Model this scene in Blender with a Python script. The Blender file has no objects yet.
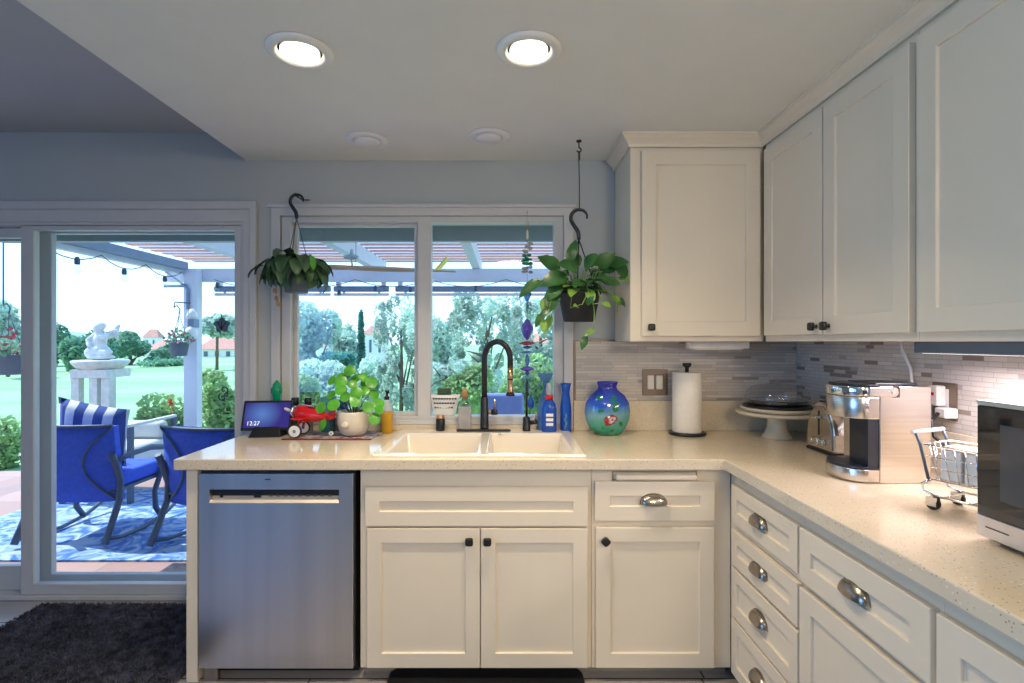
import bpy, bmesh, math, random
from mathutils import Vector, Matrix, Euler
PI = math.pi
R = random.Random(7)
S = bpy.context.scene
COL = S.collection
F = 525.0                      # focal length in pixels of the 1024 wide frame
H = 1.284                      # camera height above the kitchen floor

# ------------------------------------------------------------------ camera, world, light
cd = bpy.data.cameras.new('camera')
cd.sensor_width = 36.0
cd.lens = F / 1024 * 36
cd.shift_x = 6.0 / 1024
cd.clip_start = 0.02
cd.clip_end = 2000
cam = bpy.data.objects.new('camera', cd)
cam.location = (0, 0, H)
cam.rotation_euler = (PI / 2, 0, 0)
COL.objects.link(cam)
S.camera = cam

S.view_settings.view_transform = 'Standard'
S.view_settings.look = 'None'
S.view_settings.gamma = 1
S.view_settings.use_curve_mapping = False
S.view_settings.exposure = -0.45

w = bpy.data.worlds.new('sky')
S.world = w
w.use_nodes = True
nt = w.node_tree
bg = nt.nodes['Background']
tc = nt.nodes.new('ShaderNodeTexCoord')
sx = nt.nodes.new('ShaderNodeSeparateXYZ')
rp = nt.nodes.new('ShaderNodeValToRGB')
rp.color_ramp.elements[0].position = 0.0
rp.color_ramp.elements[0].color = (0.64, 0.85, 1.0, 1)
rp.color_ramp.elements[1].position = 0.8
rp.color_ramp.elements[1].color = (0.28, 0.54, 1.0, 1)
nt.links.new(tc.outputs['Generated'], sx.inputs[0])
nt.links.new(sx.outputs['Z'], rp.inputs[0])
nt.links.new(rp.outputs[0], bg.inputs[0])
bg.inputs[1].default_value = 3.2

def lamp(name, kind, loc, rot, energy, color, size=None, size_y=None, spread=None):
    l = bpy.data.lights.new(name, kind)
    l.energy = energy
    l.color = color
    if kind == 'AREA':
        if size_y:
            l.shape = 'RECTANGLE'; l.size = size; l.size_y = size_y
        else:
            l.shape = 'DISK'; l.size = size
        if spread: l.spread = spread
    o = bpy.data.objects.new(name, l)
    o.location = loc
    o.rotation_euler = rot
    COL.objects.link(o)
    return o

sun = lamp('sun', 'SUN', (0, 0, 20), (0, 0, 0), 9.5, (1.0, 0.95, 0.86))
sun.data.angle = 0.01
sun.rotation_euler = Vector((0.75, -0.12, -1.0)).to_track_quat('-Z', 'Y').to_euler()
# added fill lamps behind and left of the camera, without fixtures
lamp('rear_warm_fill', 'AREA', (1.0, -1.5, 2.10), (0.95, 0, 0.1), 20, (1.0, 0.84, 0.62), 0.7, 0.35, 2.0)  # unseen warm fill, added up behind the camera
fill_pt = lamp('warm_point_fill', 'POINT', (1.0, -0.9, 1.75), (0, 0, 0), 26, (1.0, 0.84, 0.60))  # added warm point fill to brighten the ceiling and cabinets
fill_pt.data.shadow_soft_size = 0.12
lamp('side_blue_fill', 'AREA', (-3.9, -1.3, 1.35), (PI / 2, 0, -PI / 2), 56, (0.26, 0.55, 0.95), 2.2, 1.8, 1.75)  # added blue area light standing in for daylight from the left
lamp('rear_blue_fill', 'AREA', (-3.0, -2.3, 1.3), (PI / 2, 0, 0.05), 18, (0.18, 0.40, 1.0), 1.0, 1.5, 2.6)  # added blue fill for the door wall and dining ceiling
lamp('rear_ceiling_fill', 'AREA', (0.1, -0.6, 2.16), (0, 0, 0), 12, (1.0, 0.82, 0.60), 0.5)  # added warm fill at ceiling height, out of view

# ------------------------------------------------------------------ materials
def _n(nt, t): return nt.nodes.new(t)
def mat(name, col, rough=0.5, metal=0.0, noise=0.06, scale=18.0, bump=0.0, stretch=None, emit=0.0, coat=0.0, spec=None, sss=0):
    m = bpy.data.materials.new(name)
    m.use_nodes = True
    t = m.node_tree
    b = t.nodes['Principled BSDF']
    b.inputs['Roughness'].default_value = rough
    b.inputs['Metallic'].default_value = metal
    if coat: b.inputs['Coat Weight'].default_value = coat
    if spec is not None: b.inputs['Specular IOR Level'].default_value = spec
    c = _n(t, 'ShaderNodeTexCoord'); mp = _n(t, 'ShaderNodeMapping')
    if stretch: mp.inputs['Scale'].default_value = stretch
    nz = _n(t, 'ShaderNodeTexNoise'); nz.inputs['Scale'].default_value = scale
    nz.inputs['Detail'].default_value = 3
    t.links.new(c.outputs['Object'], mp.inputs[0]); t.links.new(mp.outputs[0], nz.inputs['Vector'])
    r = _n(t, 'ShaderNodeValToRGB')
    r.color_ramp.elements[0].position = .3; r.color_ramp.elements[1].position = .7
    r.color_ramp.elements[0].color = tuple(max(0, x * (1 - noise)) for x in col) + (1,)
    r.color_ramp.elements[1].color = tuple(min(1, x * (1 + noise)) for x in col) + (1,)
    t.links.new(nz.outputs[0], r.inputs[0]); t.links.new(r.outputs[0], b.inputs['Base Color'])
    if emit:
        t.links.new(r.outputs[0], b.inputs['Emission Color']); b.inputs['Emission Strength'].default_value = emit
    if bump:
        bp = _n(t, 'ShaderNodeBump'); bp.inputs['Strength'].default_value = bump
        bp.inputs['Distance'].default_value = 0.004
        t.links.new(nz.outputs[0], bp.inputs['Height']); t.links.new(bp.outputs[0], b.inputs['Normal'])
    return m

def glass(name, tint=(0.96, 0.98, 0.98), rough=0.0, ior=1.45, extra=0.0):
    m = bpy.data.materials.new(name)
    m.use_nodes = True
    t = m.node_tree
    t.nodes.remove(t.nodes['Principled BSDF'])
    out = t.nodes['Material Output']
    tr = _n(t, 'ShaderNodeBsdfTransparent'); tr.inputs[0].default_value = tint + (1,)
    gl = _n(t, 'ShaderNodeBsdfGlossy'); gl.inputs['Roughness'].default_value = rough
    fr = _n(t, 'ShaderNodeFresnel')
    ge = _n(t, 'ShaderNodeNewGeometry'); mr = _n(t, 'ShaderNodeMapRange')   # same reflectance on both faces of a thin pane
    mr.inputs['To Min'].default_value = ior; mr.inputs['To Max'].default_value = 1.0 / ior
    t.links.new(ge.outputs['Backfacing'], mr.inputs['Value']); t.links.new(mr.outputs[0], fr.inputs[0])
    mx = _n(t, 'ShaderNodeMixShader')
    if extra:
        ad = _n(t, 'ShaderNodeMath'); ad.operation = 'ADD'; ad.inputs[1].default_value = extra
        t.links.new(fr.outputs[0], ad.inputs[0]); t.links.new(ad.outputs[0], mx.inputs[0])
    else:
        t.links.new(fr.outputs[0], mx.inputs[0])
    t.links.new(tr.outputs[0], mx.inputs[1]); t.links.new(gl.outputs[0], mx.inputs[2])
    t.links.new(mx.outputs[0], out.inputs[0])
    return m

def tinted(name, col, rough=0.08, trans=0.6):
    """coloured glass: partly see-through, glossy"""
    m = mat(name, col, rough, 0, 0.12, 30, coat=0.5)
    t = m.node_tree
    out = t.nodes['Material Output']; b = t.nodes['Principled BSDF']
    tr = _n(t, 'ShaderNodeBsdfTransparent'); tr.inputs[0].default_value = tuple(min(1, .15 + x * .95) for x in col) + (1,)
    mx = _n(t, 'ShaderNodeMixShader'); mx.inputs[0].default_value = trans
    t.links.new(b.outputs[0], mx.inputs[1]); t.links.new(tr.outputs[0], mx.inputs[2])
    t.links.new(mx.outputs[0], out.inputs[0])
    return m

def brick_mat(name, axes, bw, bh, mortar, stops, mort_col, rough=0.3, offset=0.5, rough_ramp=None, bump=0.3, const=True):
    """per-brick random colours picked from a ramp; axes: which object axes run along and up"""
    m = bpy.data.materials.new(name)
    m.use_nodes = True
    t = m.node_tree
    b = t.nodes['Principled BSDF']; b.inputs['Roughness'].default_value = rough
    c = _n(t, 'ShaderNodeTexCoord'); s = _n(t, 'ShaderNodeSeparateXYZ'); k = _n(t, 'ShaderNodeCombineXYZ')
    t.links.new(c.outputs['Object'], s.inputs[0])
    t.links.new(s.outputs[axes[0]], k.inputs['X']); t.links.new(s.outputs[axes[1]], k.inputs['Y'])
    br = _n(t, 'ShaderNodeTexBrick')
    br.offset = offset; br.offset_frequency = 2; br.squash = 0.62; br.squash_frequency = 3
    br.inputs['Scale'].default_value = 1.0
    br.inputs['Brick Width'].default_value = bw; br.inputs['Row Height'].default_value = bh
    br.inputs['Mortar Size'].default_value = mortar; br.inputs['Mortar Smooth'].default_value = 0.1
    br.inputs['Color1'].default_value = (0, 0, 0, 1); br.inputs['Color2'].default_value = (1, 1, 1, 1)
    br.inputs['Mortar'].default_value = (0, 0, 0, 1)
    t.links.new(k.outputs[0], br.inputs['Vector'])
    r = _n(t, 'ShaderNodeValToRGB')
    if const: r.color_ramp.interpolation = 'CONSTANT'
    e = r.color_ramp.elements
    while len(e) < len(stops): e.new(0.5)
    for el, (p, col) in zip(e, stops):
        el.position = p; el.color = col + (1,)
    t.links.new(br.outputs['Color'], r.inputs[0])
    mx = _n(t, 'ShaderNodeMix'); mx.data_type = 'RGBA'
    t.links.new(br.outputs['Fac'], mx.inputs[0]); t.links.new(r.outputs[0], mx.inputs[6])
    mx.inputs[7].default_value = mort_col + (1,)
    t.links.new(mx.outputs[2], b.inputs['Base Color'])
    if rough_ramp:
        rr = _n(t, 'ShaderNodeValToRGB'); rr.color_ramp.interpolation = 'CONSTANT'
        e = rr.color_ramp.elements
        while len(e) < len(rough_ramp): e.new(0.5)
        for el, (p, v) in zip(e, rough_ramp): el.position = p; el.color = (v, v, v, 1)
        t.links.new(br.outputs['Color'], rr.inputs[0]); t.links.new(rr.outputs[0], b.inputs['Roughness'])
    if bump:
        bp = _n(t, 'ShaderNodeBump'); bp.inputs['Strength'].default_value = bump; bp.inputs['Distance'].default_value = 0.002
        bp.invert = True
        t.links.new(br.outputs['Fac'], bp.inputs['Height']); t.links.new(bp.outputs[0], b.inputs['Normal'])
    return m

def speckle_mat(name, base, dark, light, rough):
    m = bpy.data.materials.new(name)
    m.use_nodes = True
    t = m.node_tree
    b = t.nodes['Principled BSDF']; b.inputs['Roughness'].default_value = rough
    c = _n(t, 'ShaderNodeTexCoord')
    def layer(scale, lo, hi):
        v = _n(t, 'ShaderNodeTexVoronoi'); v.inputs['Scale'].default_value = scale
        r = _n(t, 'ShaderNodeValToRGB'); r.color_ramp.elements[0].position = lo; r.color_ramp.elements[1].position = hi
        r.color_ramp.elements[0].color = (1, 1, 1, 1); r.color_ramp.elements[1].color = (0, 0, 0, 1)
        t.links.new(c.outputs['Object'], v.inputs['Vector']); t.links.new(v.outputs['Distance'], r.inputs[0])
        return r
    a = layer(95, .12, .2); d = layer(60, .10, .16)
    n = _n(t, 'ShaderNodeTexNoise'); n.inputs['Scale'].default_value = 9; t.links.new(c.outputs['Object'], n.inputs['Vector'])
    r0 = _n(t, 'ShaderNodeValToRGB')
    r0.color_ramp.elements[0].color = tuple(x * .95 for x in base) + (1,); r0.color_ramp.elements[1].color = tuple(min(1, x * 1.05) for x in base) + (1,)
    t.links.new(n.outputs[0], r0.inputs[0])
    def mix(f, A, colr):
        x = _n(t, 'ShaderNodeMix'); x.data_type = 'RGBA'
        t.links.new(f.outputs[0], x.inputs[0]); t.links.new(A, x.inputs[6]); x.inputs[7].default_value = colr + (1,)
        return x.outputs[2]
    o = mix(a, r0.outputs[0], dark); o = mix(d, o, light)
    t.links.new(o, b.inputs['Base Color'])
    return m

M = {}
M['wall'] = mat('wall paint', (0.47, 0.50, 0.50), 0.8, noise=0.015, scale=6)
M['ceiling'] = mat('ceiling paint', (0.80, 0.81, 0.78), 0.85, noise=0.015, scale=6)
M['trim'] = mat('white vinyl', (0.60, 0.60, 0.60), 0.4, noise=0.02)
M['cab'] = mat('cabinet paint', (0.80, 0.705, 0.565), 0.38, noise=0.02, scale=5)
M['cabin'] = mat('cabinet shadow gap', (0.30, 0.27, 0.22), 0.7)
M['ceiling_dim'] = mat('dim bluish ceiling', (0.47, 0.50, 0.53), 0.85, noise=0.015, scale=6)  # the dining side's dimmer, bluish light is put into this ceiling's colour
M['counter'] = speckle_mat('speckled quartz', (0.72, 0.62, 0.47), (0.34, 0.28, 0.20), (0.86, 0.80, 0.68), 0.10)
M['steel'] = mat('brushed steel', (0.60, 0.60, 0.61), 0.30, 1.0, 0.10, 2.0, 0.01, (6, 6, 0.12))
M['steelh'] = mat('brushed steel across', (0.66, 0.63, 0.60), 0.24, 1.0, 0.06, 4.0, 0.02, (0.3, 0.3, 40))
M['chrome'] = mat('chrome', (0.75, 0.75, 0.76), 0.08, 1.0, 0.02)
M['steel_lit'] = mat('steel with warm reflection', (0.74, 0.66, 0.56), 0.5, 0.4, 0.04)  # ledge steel; the warm ceiling's reflection is put into its colour
M['nickel'] = mat('satin nickel', (0.36, 0.32, 0.275), 0.27, 1.0, 0.05)
M['black'] = mat('matte black', (0.012, 0.012, 0.014), 0.35, noise=0.1)
M['dark'] = mat('dark recess', (0.02, 0.02, 0.022), 0.6)
M['gold'] = mat('brushed gold', (0.72, 0.42, 0.22), 0.28, 1.0, 0.05)
M['white'] = mat('white plastic', (0.82, 0.82, 0.80), 0.35, noise=0.02)
M['sink'] = mat('white enamel', (0.86, 0.79, 0.68), 0.10, noise=0.01, coat=0.4)
M['floor'] = brick_mat('plank tile', ('X', 'Y'), 1.2, 0.2, 0.004,
                       [(0, (0.33, 0.30, 0.29)), (.35, (0.37, 0.335, 0.32)), (.7, (0.29, 0.265, 0.255))], (0.08, 0.075, 0.07), 0.2, 0.37, const=False)
tile_stops = [(0, (0.50, 0.46, 0.41)), (.22, (0.62, 0.57, 0.51)), (.45, (0.54, 0.51, 0.47)), (.68, (0.68, 0.63, 0.57)), (.86, (0.58, 0.53, 0.46)), (.975, (0.36, 0.31, 0.26))]
tile_rough = [(0, 0.35), (.22, 0.12), (.45, 0.3), (.68, 0.10), (.86, 0.3), (.975, 0.4)]
M['tileX'] = brick_mat('strip mosaic back', ('X', 'Z'), 0.13, 0.0148, 0.0010, tile_stops, (0.40, 0.36, 0.31), 0.25, 0.41, tile_rough)
tile_stops_r = [(0, (0.58, 0.53, 0.49)), (.22, (0.68, 0.62, 0.58)), (.45, (0.62, 0.57, 0.52)), (.66, (0.70, 0.65, 0.60)), (.87, (0.27, 0.21, 0.17)), (.95, (0.42, 0.37, 0.34))]
M['tileY'] = brick_mat('strip mosaic right', ('Y', 'Z'), 0.075, 0.0155, 0.0010, tile_stops_r, (0.42, 0.37, 0.32), 0.25, 0.41, tile_rough)
M['bronze'] = mat('bronze plate', (0.22, 0.17, 0.13), 0.35, 0.6)
M['glass'] = glass('window glass', (0.90, 0.955, 1.0))
M['clear'] = glass('clear glass', (0.98, 0.98, 0.98), 0.0, 1.45, 0.05)
M['milky'] = tinted('milky plastic', (0.72, 0.74, 0.76), 0.2, 0.45)
M['frost'] = tinted('frosted glass', (0.55, 0.53, 0.52), 0.15, 0.35)
M['blueglass'] = tinted('cobalt glass', (0.02, 0.12, 0.62), 0.06, 0.35)
M['purpleglass'] = tinted('violet glass', (0.16, 0.12, 0.62), 0.06, 0.3)
M['aquaglass'] = tinted('aqua glass', (0.15, 0.50, 0.52), 0.06, 0.45)
M['greenglass'] = tinted('emerald glass', (0.0, 0.42, 0.20), 0.06, 0.35)
M['lightblue'] = tinted('pale blue plastic', (0.16, 0.34, 0.66), 0.15, 0.5)
M['lens'] = mat('lamp lens', (1.0, 0.90, 0.72), 0.4, emit=6.0, noise=0.01)
M['ledlens'] = mat('strip lens lit', (1.0, 0.88, 0.84), 0.4, emit=4.0, noise=0.01)
M['leaf'] = mat('pothos leaf', (0.032, 0.125, 0.028), 0.32, noise=0.45, scale=14)
M['leafl'] = mat('young leaf', (0.20, 0.38, 0.06), 0.35, noise=0.3, scale=14)
M['leafdark'] = mat('dark drooping leaf', (0.055, 0.12, 0.055), 0.45, noise=0.4, scale=16)
M['pilea'] = mat('round green leaf', (0.10, 0.42, 0.035), 0.3, noise=0.3, scale=20)
M['stem'] = mat('plant stem', (0.12, 0.20, 0.06), 0.5)
M['soil'] = mat('potting soil', (0.03, 0.02, 0.014), 0.95, noise=0.5, scale=60, bump=0.8)
M['potgrey'] = mat('slate blue plastic pot', (0.09, 0.13, 0.175), 0.45)
M['potblack'] = mat('black plastic pot', (0.014, 0.016, 0.024), 0.6)
M['ceramic'] = mat('cream ceramic', (0.78, 0.70, 0.58), 0.25, noise=0.05, scale=25)
M['cream'] = mat('cream porcelain', (0.74, 0.64, 0.47), 0.22, noise=0.02)
M['paper'] = mat('paper towel', (0.86, 0.80, 0.70), 0.9, noise=0.03, scale=60, bump=0.25)
M['red'] = mat('red enamel', (0.62, 0.012, 0.012), 0.2, noise=0.05, coat=0.5)
M['yellow'] = mat('yellow soap', (0.62, 0.33, 0.015), 0.2, noise=0.05)
M['wood'] = mat('light wood', (0.42, 0.23, 0.10), 0.5, noise=0.2, scale=8, stretch=(1, 1, 12))
M['tyre'] = mat('black rubber', (0.02, 0.02, 0.02), 0.7)
M['blackglass'] = mat('black glass', (0.012, 0.013, 0.015), 0.06, noise=0.02, coat=0.5)
M['navy'] = mat('dark plastic', (0.012, 0.017, 0.028), 0.3)
# exterior
M['paving'] = brick_mat('terracotta paving', ('X', 'Y'), 0.4, 0.4, 0.008, [(0, (0.44, 0.26, 0.22)), (.4, (0.50, 0.31, 0.26)), (.7, (0.40, 0.24, 0.21))], (0.30, 0.24, 0.22), 0.6)
M['lawn'] = mat('mown grass', (0.26, 0.46, 0.22), 0.9, noise=0.3, scale=0.12, stretch=(0.5, 1.6, 1))
M['stucco'] = mat('white stucco', (0.75, 0.74, 0.70), 0.8, noise=0.05)
M['roof'] = mat('terracotta roof', (0.55, 0.26, 0.20), 0.8, noise=0.2, scale=6)
M['pergola'] = mat('white pergola paint', (0.66, 0.70, 0.78), 0.5, noise=0.03)
M['pergolad'] = mat('grey blue gutter', (0.20, 0.27, 0.38), 0.5, noise=0.05)
M['slat'] = mat('salmon lattice slat', (0.74, 0.36, 0.34), 0.6, noise=0.08)
M['fascia'] = mat('grey green fascia', (0.42, 0.50, 0.49), 0.6, noise=0.03)
M['bluefab'] = mat('royal blue outdoor fabric', (0.035, 0.10, 0.62), 0.8, noise=0.12, scale=40, bump=0.2)
M['iron'] = mat('dark blue grey metal', (0.055, 0.085, 0.14), 0.45, noise=0.1)
M['beige'] = mat('light grey cushion', (0.60, 0.60, 0.58), 0.85, noise=0.05)
M['stone'] = mat('pale stone', (0.62, 0.62, 0.60), 0.7, noise=0.12, scale=20, bump=0.3)
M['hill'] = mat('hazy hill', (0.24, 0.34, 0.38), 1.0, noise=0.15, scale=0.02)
def leafy(name, col, sc):
    m = mat(name, col, 0.7, noise=0.4, scale=sc)
    t = m.node_tree; out = t.nodes['Material Output']; b = t.nodes['Principled BSDF']
    tl = _n(t, 'ShaderNodeBsdfTranslucent'); mx = _n(t, 'ShaderNodeMixShader'); mx.inputs[0].default_value = 0.45
    t.links.new(b.inputs['Base Color'].links[0].from_socket, tl.inputs[0])
    t.links.new(b.outputs[0], mx.inputs[1]); t.links.new(tl.outputs[0], mx.inputs[2]); t.links.new(mx.outputs[0], out.inputs[0])
    return m
M['t1'] = leafy('mid green foliage', (0.17, 0.36, 0.22), 1.5)
M['t2'] = leafy('grey green foliage', (0.52, 0.64, 0.55), 1.5)
M['t3'] = leafy('teal green foliage', (0.10, 0.30, 0.24), 1.5)
M['t4'] = leafy('bright shrub foliage', (0.34, 0.52, 0.22), 3)
M['bark'] = mat('bark', (0.16, 0.11, 0.08), 0.9, noise=0.3)
M['flower'] = mat('red pink petals', (0.55, 0.08, 0.10), 0.6, noise=0.4, scale=30)
M['orange'] = mat('orange petals', (0.75, 0.20, 0.02), 0.6, noise=0.2)

# ------------------------------------------------------------------ mesh builder
class MB:
    def __init__(s): s.v = []; s.f = []; s.m = []; s.s = []
    def face(s, idx, m=0, sm=False): s.f.append(tuple(idx)); s.m.append(m); s.s.append(sm)
    def add(s, p): s.v.append(tuple(p)); return len(s.v) - 1
    def box(s, x0, y0, z0, x1, y1, z1, m=0):
        x0, x1 = min(x0, x1), max(x0, x1); y0, y1 = min(y0, y1), max(y0, y1); z0, z1 = min(z0, z1), max(z0, z1)
        b = len(s.v)
        for z in (z0, z1):
            for (x, y) in ((x0, y0), (x1, y0), (x1, y1), (x0, y1)): s.v.append((x, y, z))
        for q in ((3, 2, 1, 0), (4, 5, 6, 7), (0, 1, 5, 4), (1, 2, 6, 5), (2, 3, 7, 6), (3, 0, 4, 7)):
            s.face([b + i for i in q], m)
        return s
    def lathe(s, prof, c=(0, 0, 0), n=28, axis='Z', m=0, sm=True, sx=1.0, sy=1.0, mfun=None):
        b = len(s.v)
        for (r, z) in prof:
            for i in range(n):
                a = 2 * PI * i / n
                x, y = r * math.cos(a) * sx, r * math.sin(a) * sy
                p = {'Z': (x, y, z), 'X': (z, x, y), 'Y': (x, z, -y)}[axis]
                s.v.append((c[0] + p[0], c[1] + p[1], c[2] + p[2]))
        k = len(prof)
        for j in range(k - 1):
            for i in range(n):
                i2 = (i + 1) % n
                s.face((b + j * n + i, b + j * n + i2, b + (j + 1) * n + i2, b + (j + 1) * n + i), mfun(j) if mfun else m, sm)
        s.face([b + i for i in range(n)][::-1], mfun(0) if mfun else m)
        s.face([b + (k - 1) * n + i for i in range(n)], mfun(k - 2) if mfun else m)
        return s
    def tube(s, pts, r, n=8, m=0, closed=False):
        pts = [Vector(p) for p in pts]; k = len(pts)
        rs = r if isinstance(r, (list, tuple)) else [r] * k
        b = len(s.v)
        up = None
        for i, p in enumerate(pts):
            if closed: d = pts[(i + 1) % k] - pts[i - 1]
            else: d = pts[min(i + 1, k - 1)] - pts[max(i - 1, 0)]
            d.normalize()
            if up is None:
                up = Vector((0, 0, 1)) if abs(d.z) < 0.9 else Vector((1, 0, 0))
            u = (up - d * up.dot(d)).normalized(); up = u
            v = d.cross(u)
            for j in range(n):
                a = 2 * PI * j / n
                s.v.append(tuple(p + u * (rs[i] * math.cos(a)) + v * (rs[i] * math.sin(a))))
        for i in range(k if closed else k - 1):
            i2 = (i + 1) % k
            for j in range(n):
                j2 = (j + 1) % n
                s.face((b + i * n + j, b + i * n + j2, b + i2 * n + j2, b + i2 * n + j), m, True)
        if not closed:
            s.face([b + j for j in range(n)][::-1], m); s.face([b + (k - 1) * n + j for j in range(n)], m)
        return s
    def ell(s, c, rx, ry, rz, n=14, k=9, m=0):
        prof = [(max(1e-4, math.sin(PI * i / k)), -math.cos(PI * i / k)) for i in range(k + 1)]
        b = len(s.v)
        s.lathe(prof, (0, 0, 0), n, m=m)
        for i in range(b, len(s.v)):
            x, y, z = s.v[i]; s.v[i] = (c[0] + x * rx, c[1] + y * ry, c[2] + z * rz)
        return s
    def slab(s, us, vs, keep, a, b, plane='XY', m=0):
        """cells of a grid kept or left out, as one closed slab between a and b on the third axis"""
        def P(u, v, t): return {'XY': (u, v, t), 'XZ': (u, t, v), 'YZ': (t, u, v)}[plane]
        idx = {}
        def V(i, j, t):
            if (i, j, t) not in idx: idx[(i, j, t)] = s.add(P(us[i], vs[j], (a, b)[t]))
            return idx[(i, j, t)]
        nu, nv = len(us) - 1, len(vs) - 1
        K = lambda i, j: 0 <= i < nu and 0 <= j < nv and keep(i, j)
        for i in range(nu):
            for j in range(nv):
                if not K(i, j): continue
                for t in (0, 1):
                    q = [V(i, j, t), V(i + 1, j, t), V(i + 1, j + 1, t), V(i, j + 1, t)]
                    s.face(q if t else q[::-1], m)
                for (di, dj, e) in ((-1, 0, ((i, j), (i, j + 1))), (1, 0, ((i + 1, j), (i + 1, j + 1))), (0, -1, ((i, j), (i + 1, j))), (0, 1, ((i, j + 1), (i + 1, j + 1)))):
                    if not K(i + di, j + dj):
                        (p, q) = e
                        s.face((V(*p, 0), V(*q, 0), V(*q, 1), V(*p, 1)), m)
        return s
    def shaker(s, x0, z0, x1, z1, y=0.0, t=0.02, st=0.055, rec=0.009, m=0):
        """framed door or drawer front seen from -Y, its face at y"""
        def ring(a, b, c, d, yy): return [s.add(p) for p in ((a, yy, b), (c, yy, b), (c, yy, d), (a, yy, d))]
        A = ring(x0, z0, x1, z1, y + t); B = ring(x0, z0, x1, z1, y)
        C = ring(x0 + st, z0 + st, x1 - st, z1 - st, y); D = ring(x0 + st, z0 + st, x1 - st, z1 - st, y + rec)
        for P, Q in ((A, B), (B, C), (C, D)):
            for i in range(4):
                j = (i + 1) % 4; s.face((P[i], P[j], Q[j], Q[i]), m)
        s.face(D, m); s.face(A[::-1], m)
        return s
    def leaf(s, base, d, up, L, W, bend=0.5, fold=0.25, m=0, heart=True, seg=5):
        base = Vector(base); d = Vector(d).normalized(); up = Vector(up)
        side = d.cross(up)
        if side.length < 1e-3: side = d.cross(Vector((1, 0, 0.3)))
        side.normalize(); nrm = side.cross(d).normalized()
        prof = [(0.0, .30), (.18, .95), (.42, 1.0), (.68, .72), (.88, .32), (1.0, 0.02)] if heart else [(0, .15), (.25, .85), (.5, 1.0), (.75, .8), (.92, .42), (1, .05)]
        b = len(s.v); p = base.copy(); dd = d.copy(); last = 0
        for (t, wv) in prof:
            step = (t - last) * L; last = t
            dd = (d * math.cos(bend * t) - nrm * math.sin(bend * t))
            p = p + dd * step
            wv *= W / 2
            n2 = side.cross(dd).normalized()
            off = -0.12 * L if (heart and t == 0) else 0
            for q in (-1, 0, 1):
                s.v.append(tuple(p + side * (q * wv) + n2 * (abs(q) * wv * fold) + (dd * off * abs(q))))
        for i in range(len(prof) - 1):
            for j in range(2):
                a = b + i * 3 + j
                s.face((a, a + 1, a + 4, a + 3), m, True)
        return s
    def quad(s, c, d, u, L, W, m=0):
        c = Vector(c); d = Vector(d) * (L / 2); u = Vector(u) * (W / 2)
        b = len(s.v)
        for p in (c - d, c + u, c + d, c - u): s.v.append(tuple(p))
        s.face((b, b + 1, b + 2, b + 3), m)
        return s
    def xf(s, start, mtx):
        for i in range(start, len(s.v)): s.v[i] = tuple(mtx @ Vector(s.v[i]))
        return s
    def build(s, name, mats, parent=None, loc=(0, 0, 0), rot=(0, 0, 0), bevel=0.0, seg=2, sub=0, fix=True, solid=0.0):
        me = bpy.data.meshes.new(name)
        me.from_pydata(s.v, [], s.f)
        if not isinstance(mats, (list, tuple)): mats = [mats]
        for q in mats: me.materials.append(q)
        me.polygons.foreach_set('material_index', s.m)
        me.polygons.foreach_set('use_smooth', s.s)
        if fix:
            bm = bmesh.new(); bm.from_mesh(me)
            bmesh.ops.recalc_face_normals(bm, faces=bm.faces); bm.to_mesh(me); bm.free()
        me.update()
        o = bpy.data.objects.new(name, me)
        COL.objects.link(o)
        o.location = loc; o.rotation_euler = rot
        if parent: o.parent = parent
        if solid:
            q = o.modifiers.new('thick', 'SOLIDIFY'); q.thickness = solid; q.offset = 0
        if bevel:
            q = o.modifiers.new('soft', 'BEVEL'); q.width = bevel; q.segments = seg; q.limit_method = 'ANGLE'; q.angle_limit = 0.7
        if sub:
            q = o.modifiers.new('sub', 'SUBSURF'); q.levels = sub; q.render_levels = sub
        return o

def tag(o, label=None, cat=None, group=None, kind=None):
    if label: o['label'] = label
    if cat: o['category'] = cat
    if group: o['group'] = group
    if kind: o['kind'] = kind
    return o
def thing(name, label, cat, loc=(0, 0, 0), rz=0.0, group=None, kind=None):
    o = bpy.data.objects.new(name, None)
    o.empty_display_size = 0.05
    COL.objects.link(o); o.location = loc; o.rotation_euler = (0, 0, rz)
    return tag(o, label, cat, group, kind)
def struct(o, label=None, cat=None): o['kind'] = 'structure'; (tag(o, label, cat) if label else None); return o
def copy_tree(o, parent=None):
    c = o.copy(); COL.objects.link(c)
    if parent: c.parent = parent
    for ch in list(o.children): copy_tree(ch, c)
    return c
def text(body, name, size, m, parent, loc, rot, extrude=0.0004):
    cu = bpy.data.curves.new(name, 'FONT'); cu.body = body; cu.size = size; cu.extrude = extrude
    cu.align_x = 'CENTER'; cu.align_y = 'CENTER'; cu.materials.append(m)
    tmp = bpy.data.objects.new(name + '_outline', cu)
    COL.objects.link(tmp); bpy.context.view_layer.update()
    me = bpy.data.meshes.new_from_object(tmp.evaluated_get(bpy.context.evaluated_depsgraph_get()))
    bpy.data.objects.remove(tmp); bpy.data.curves.remove(cu)
    o = bpy.data.objects.new(name, me); COL.objects.link(o); o.location = loc; o.rotation_euler = rot
    if parent: o.parent = parent
    return o
def arc(c, r, a0, a1, n, plane='XZ'):
    out = []
    for i in range(n + 1):
        a = a0 + (a1 - a0) * i / n
        u, v = r * math.cos(a), r * math.sin(a)
        out.append({'XZ': (c[0] + u, c[1], c[2] + v), 'YZ': (c[0], c[1] + u, c[2] + v), 'XY': (c[0] + u, c[1] + v, c[2])}[plane])
    return out

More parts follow.
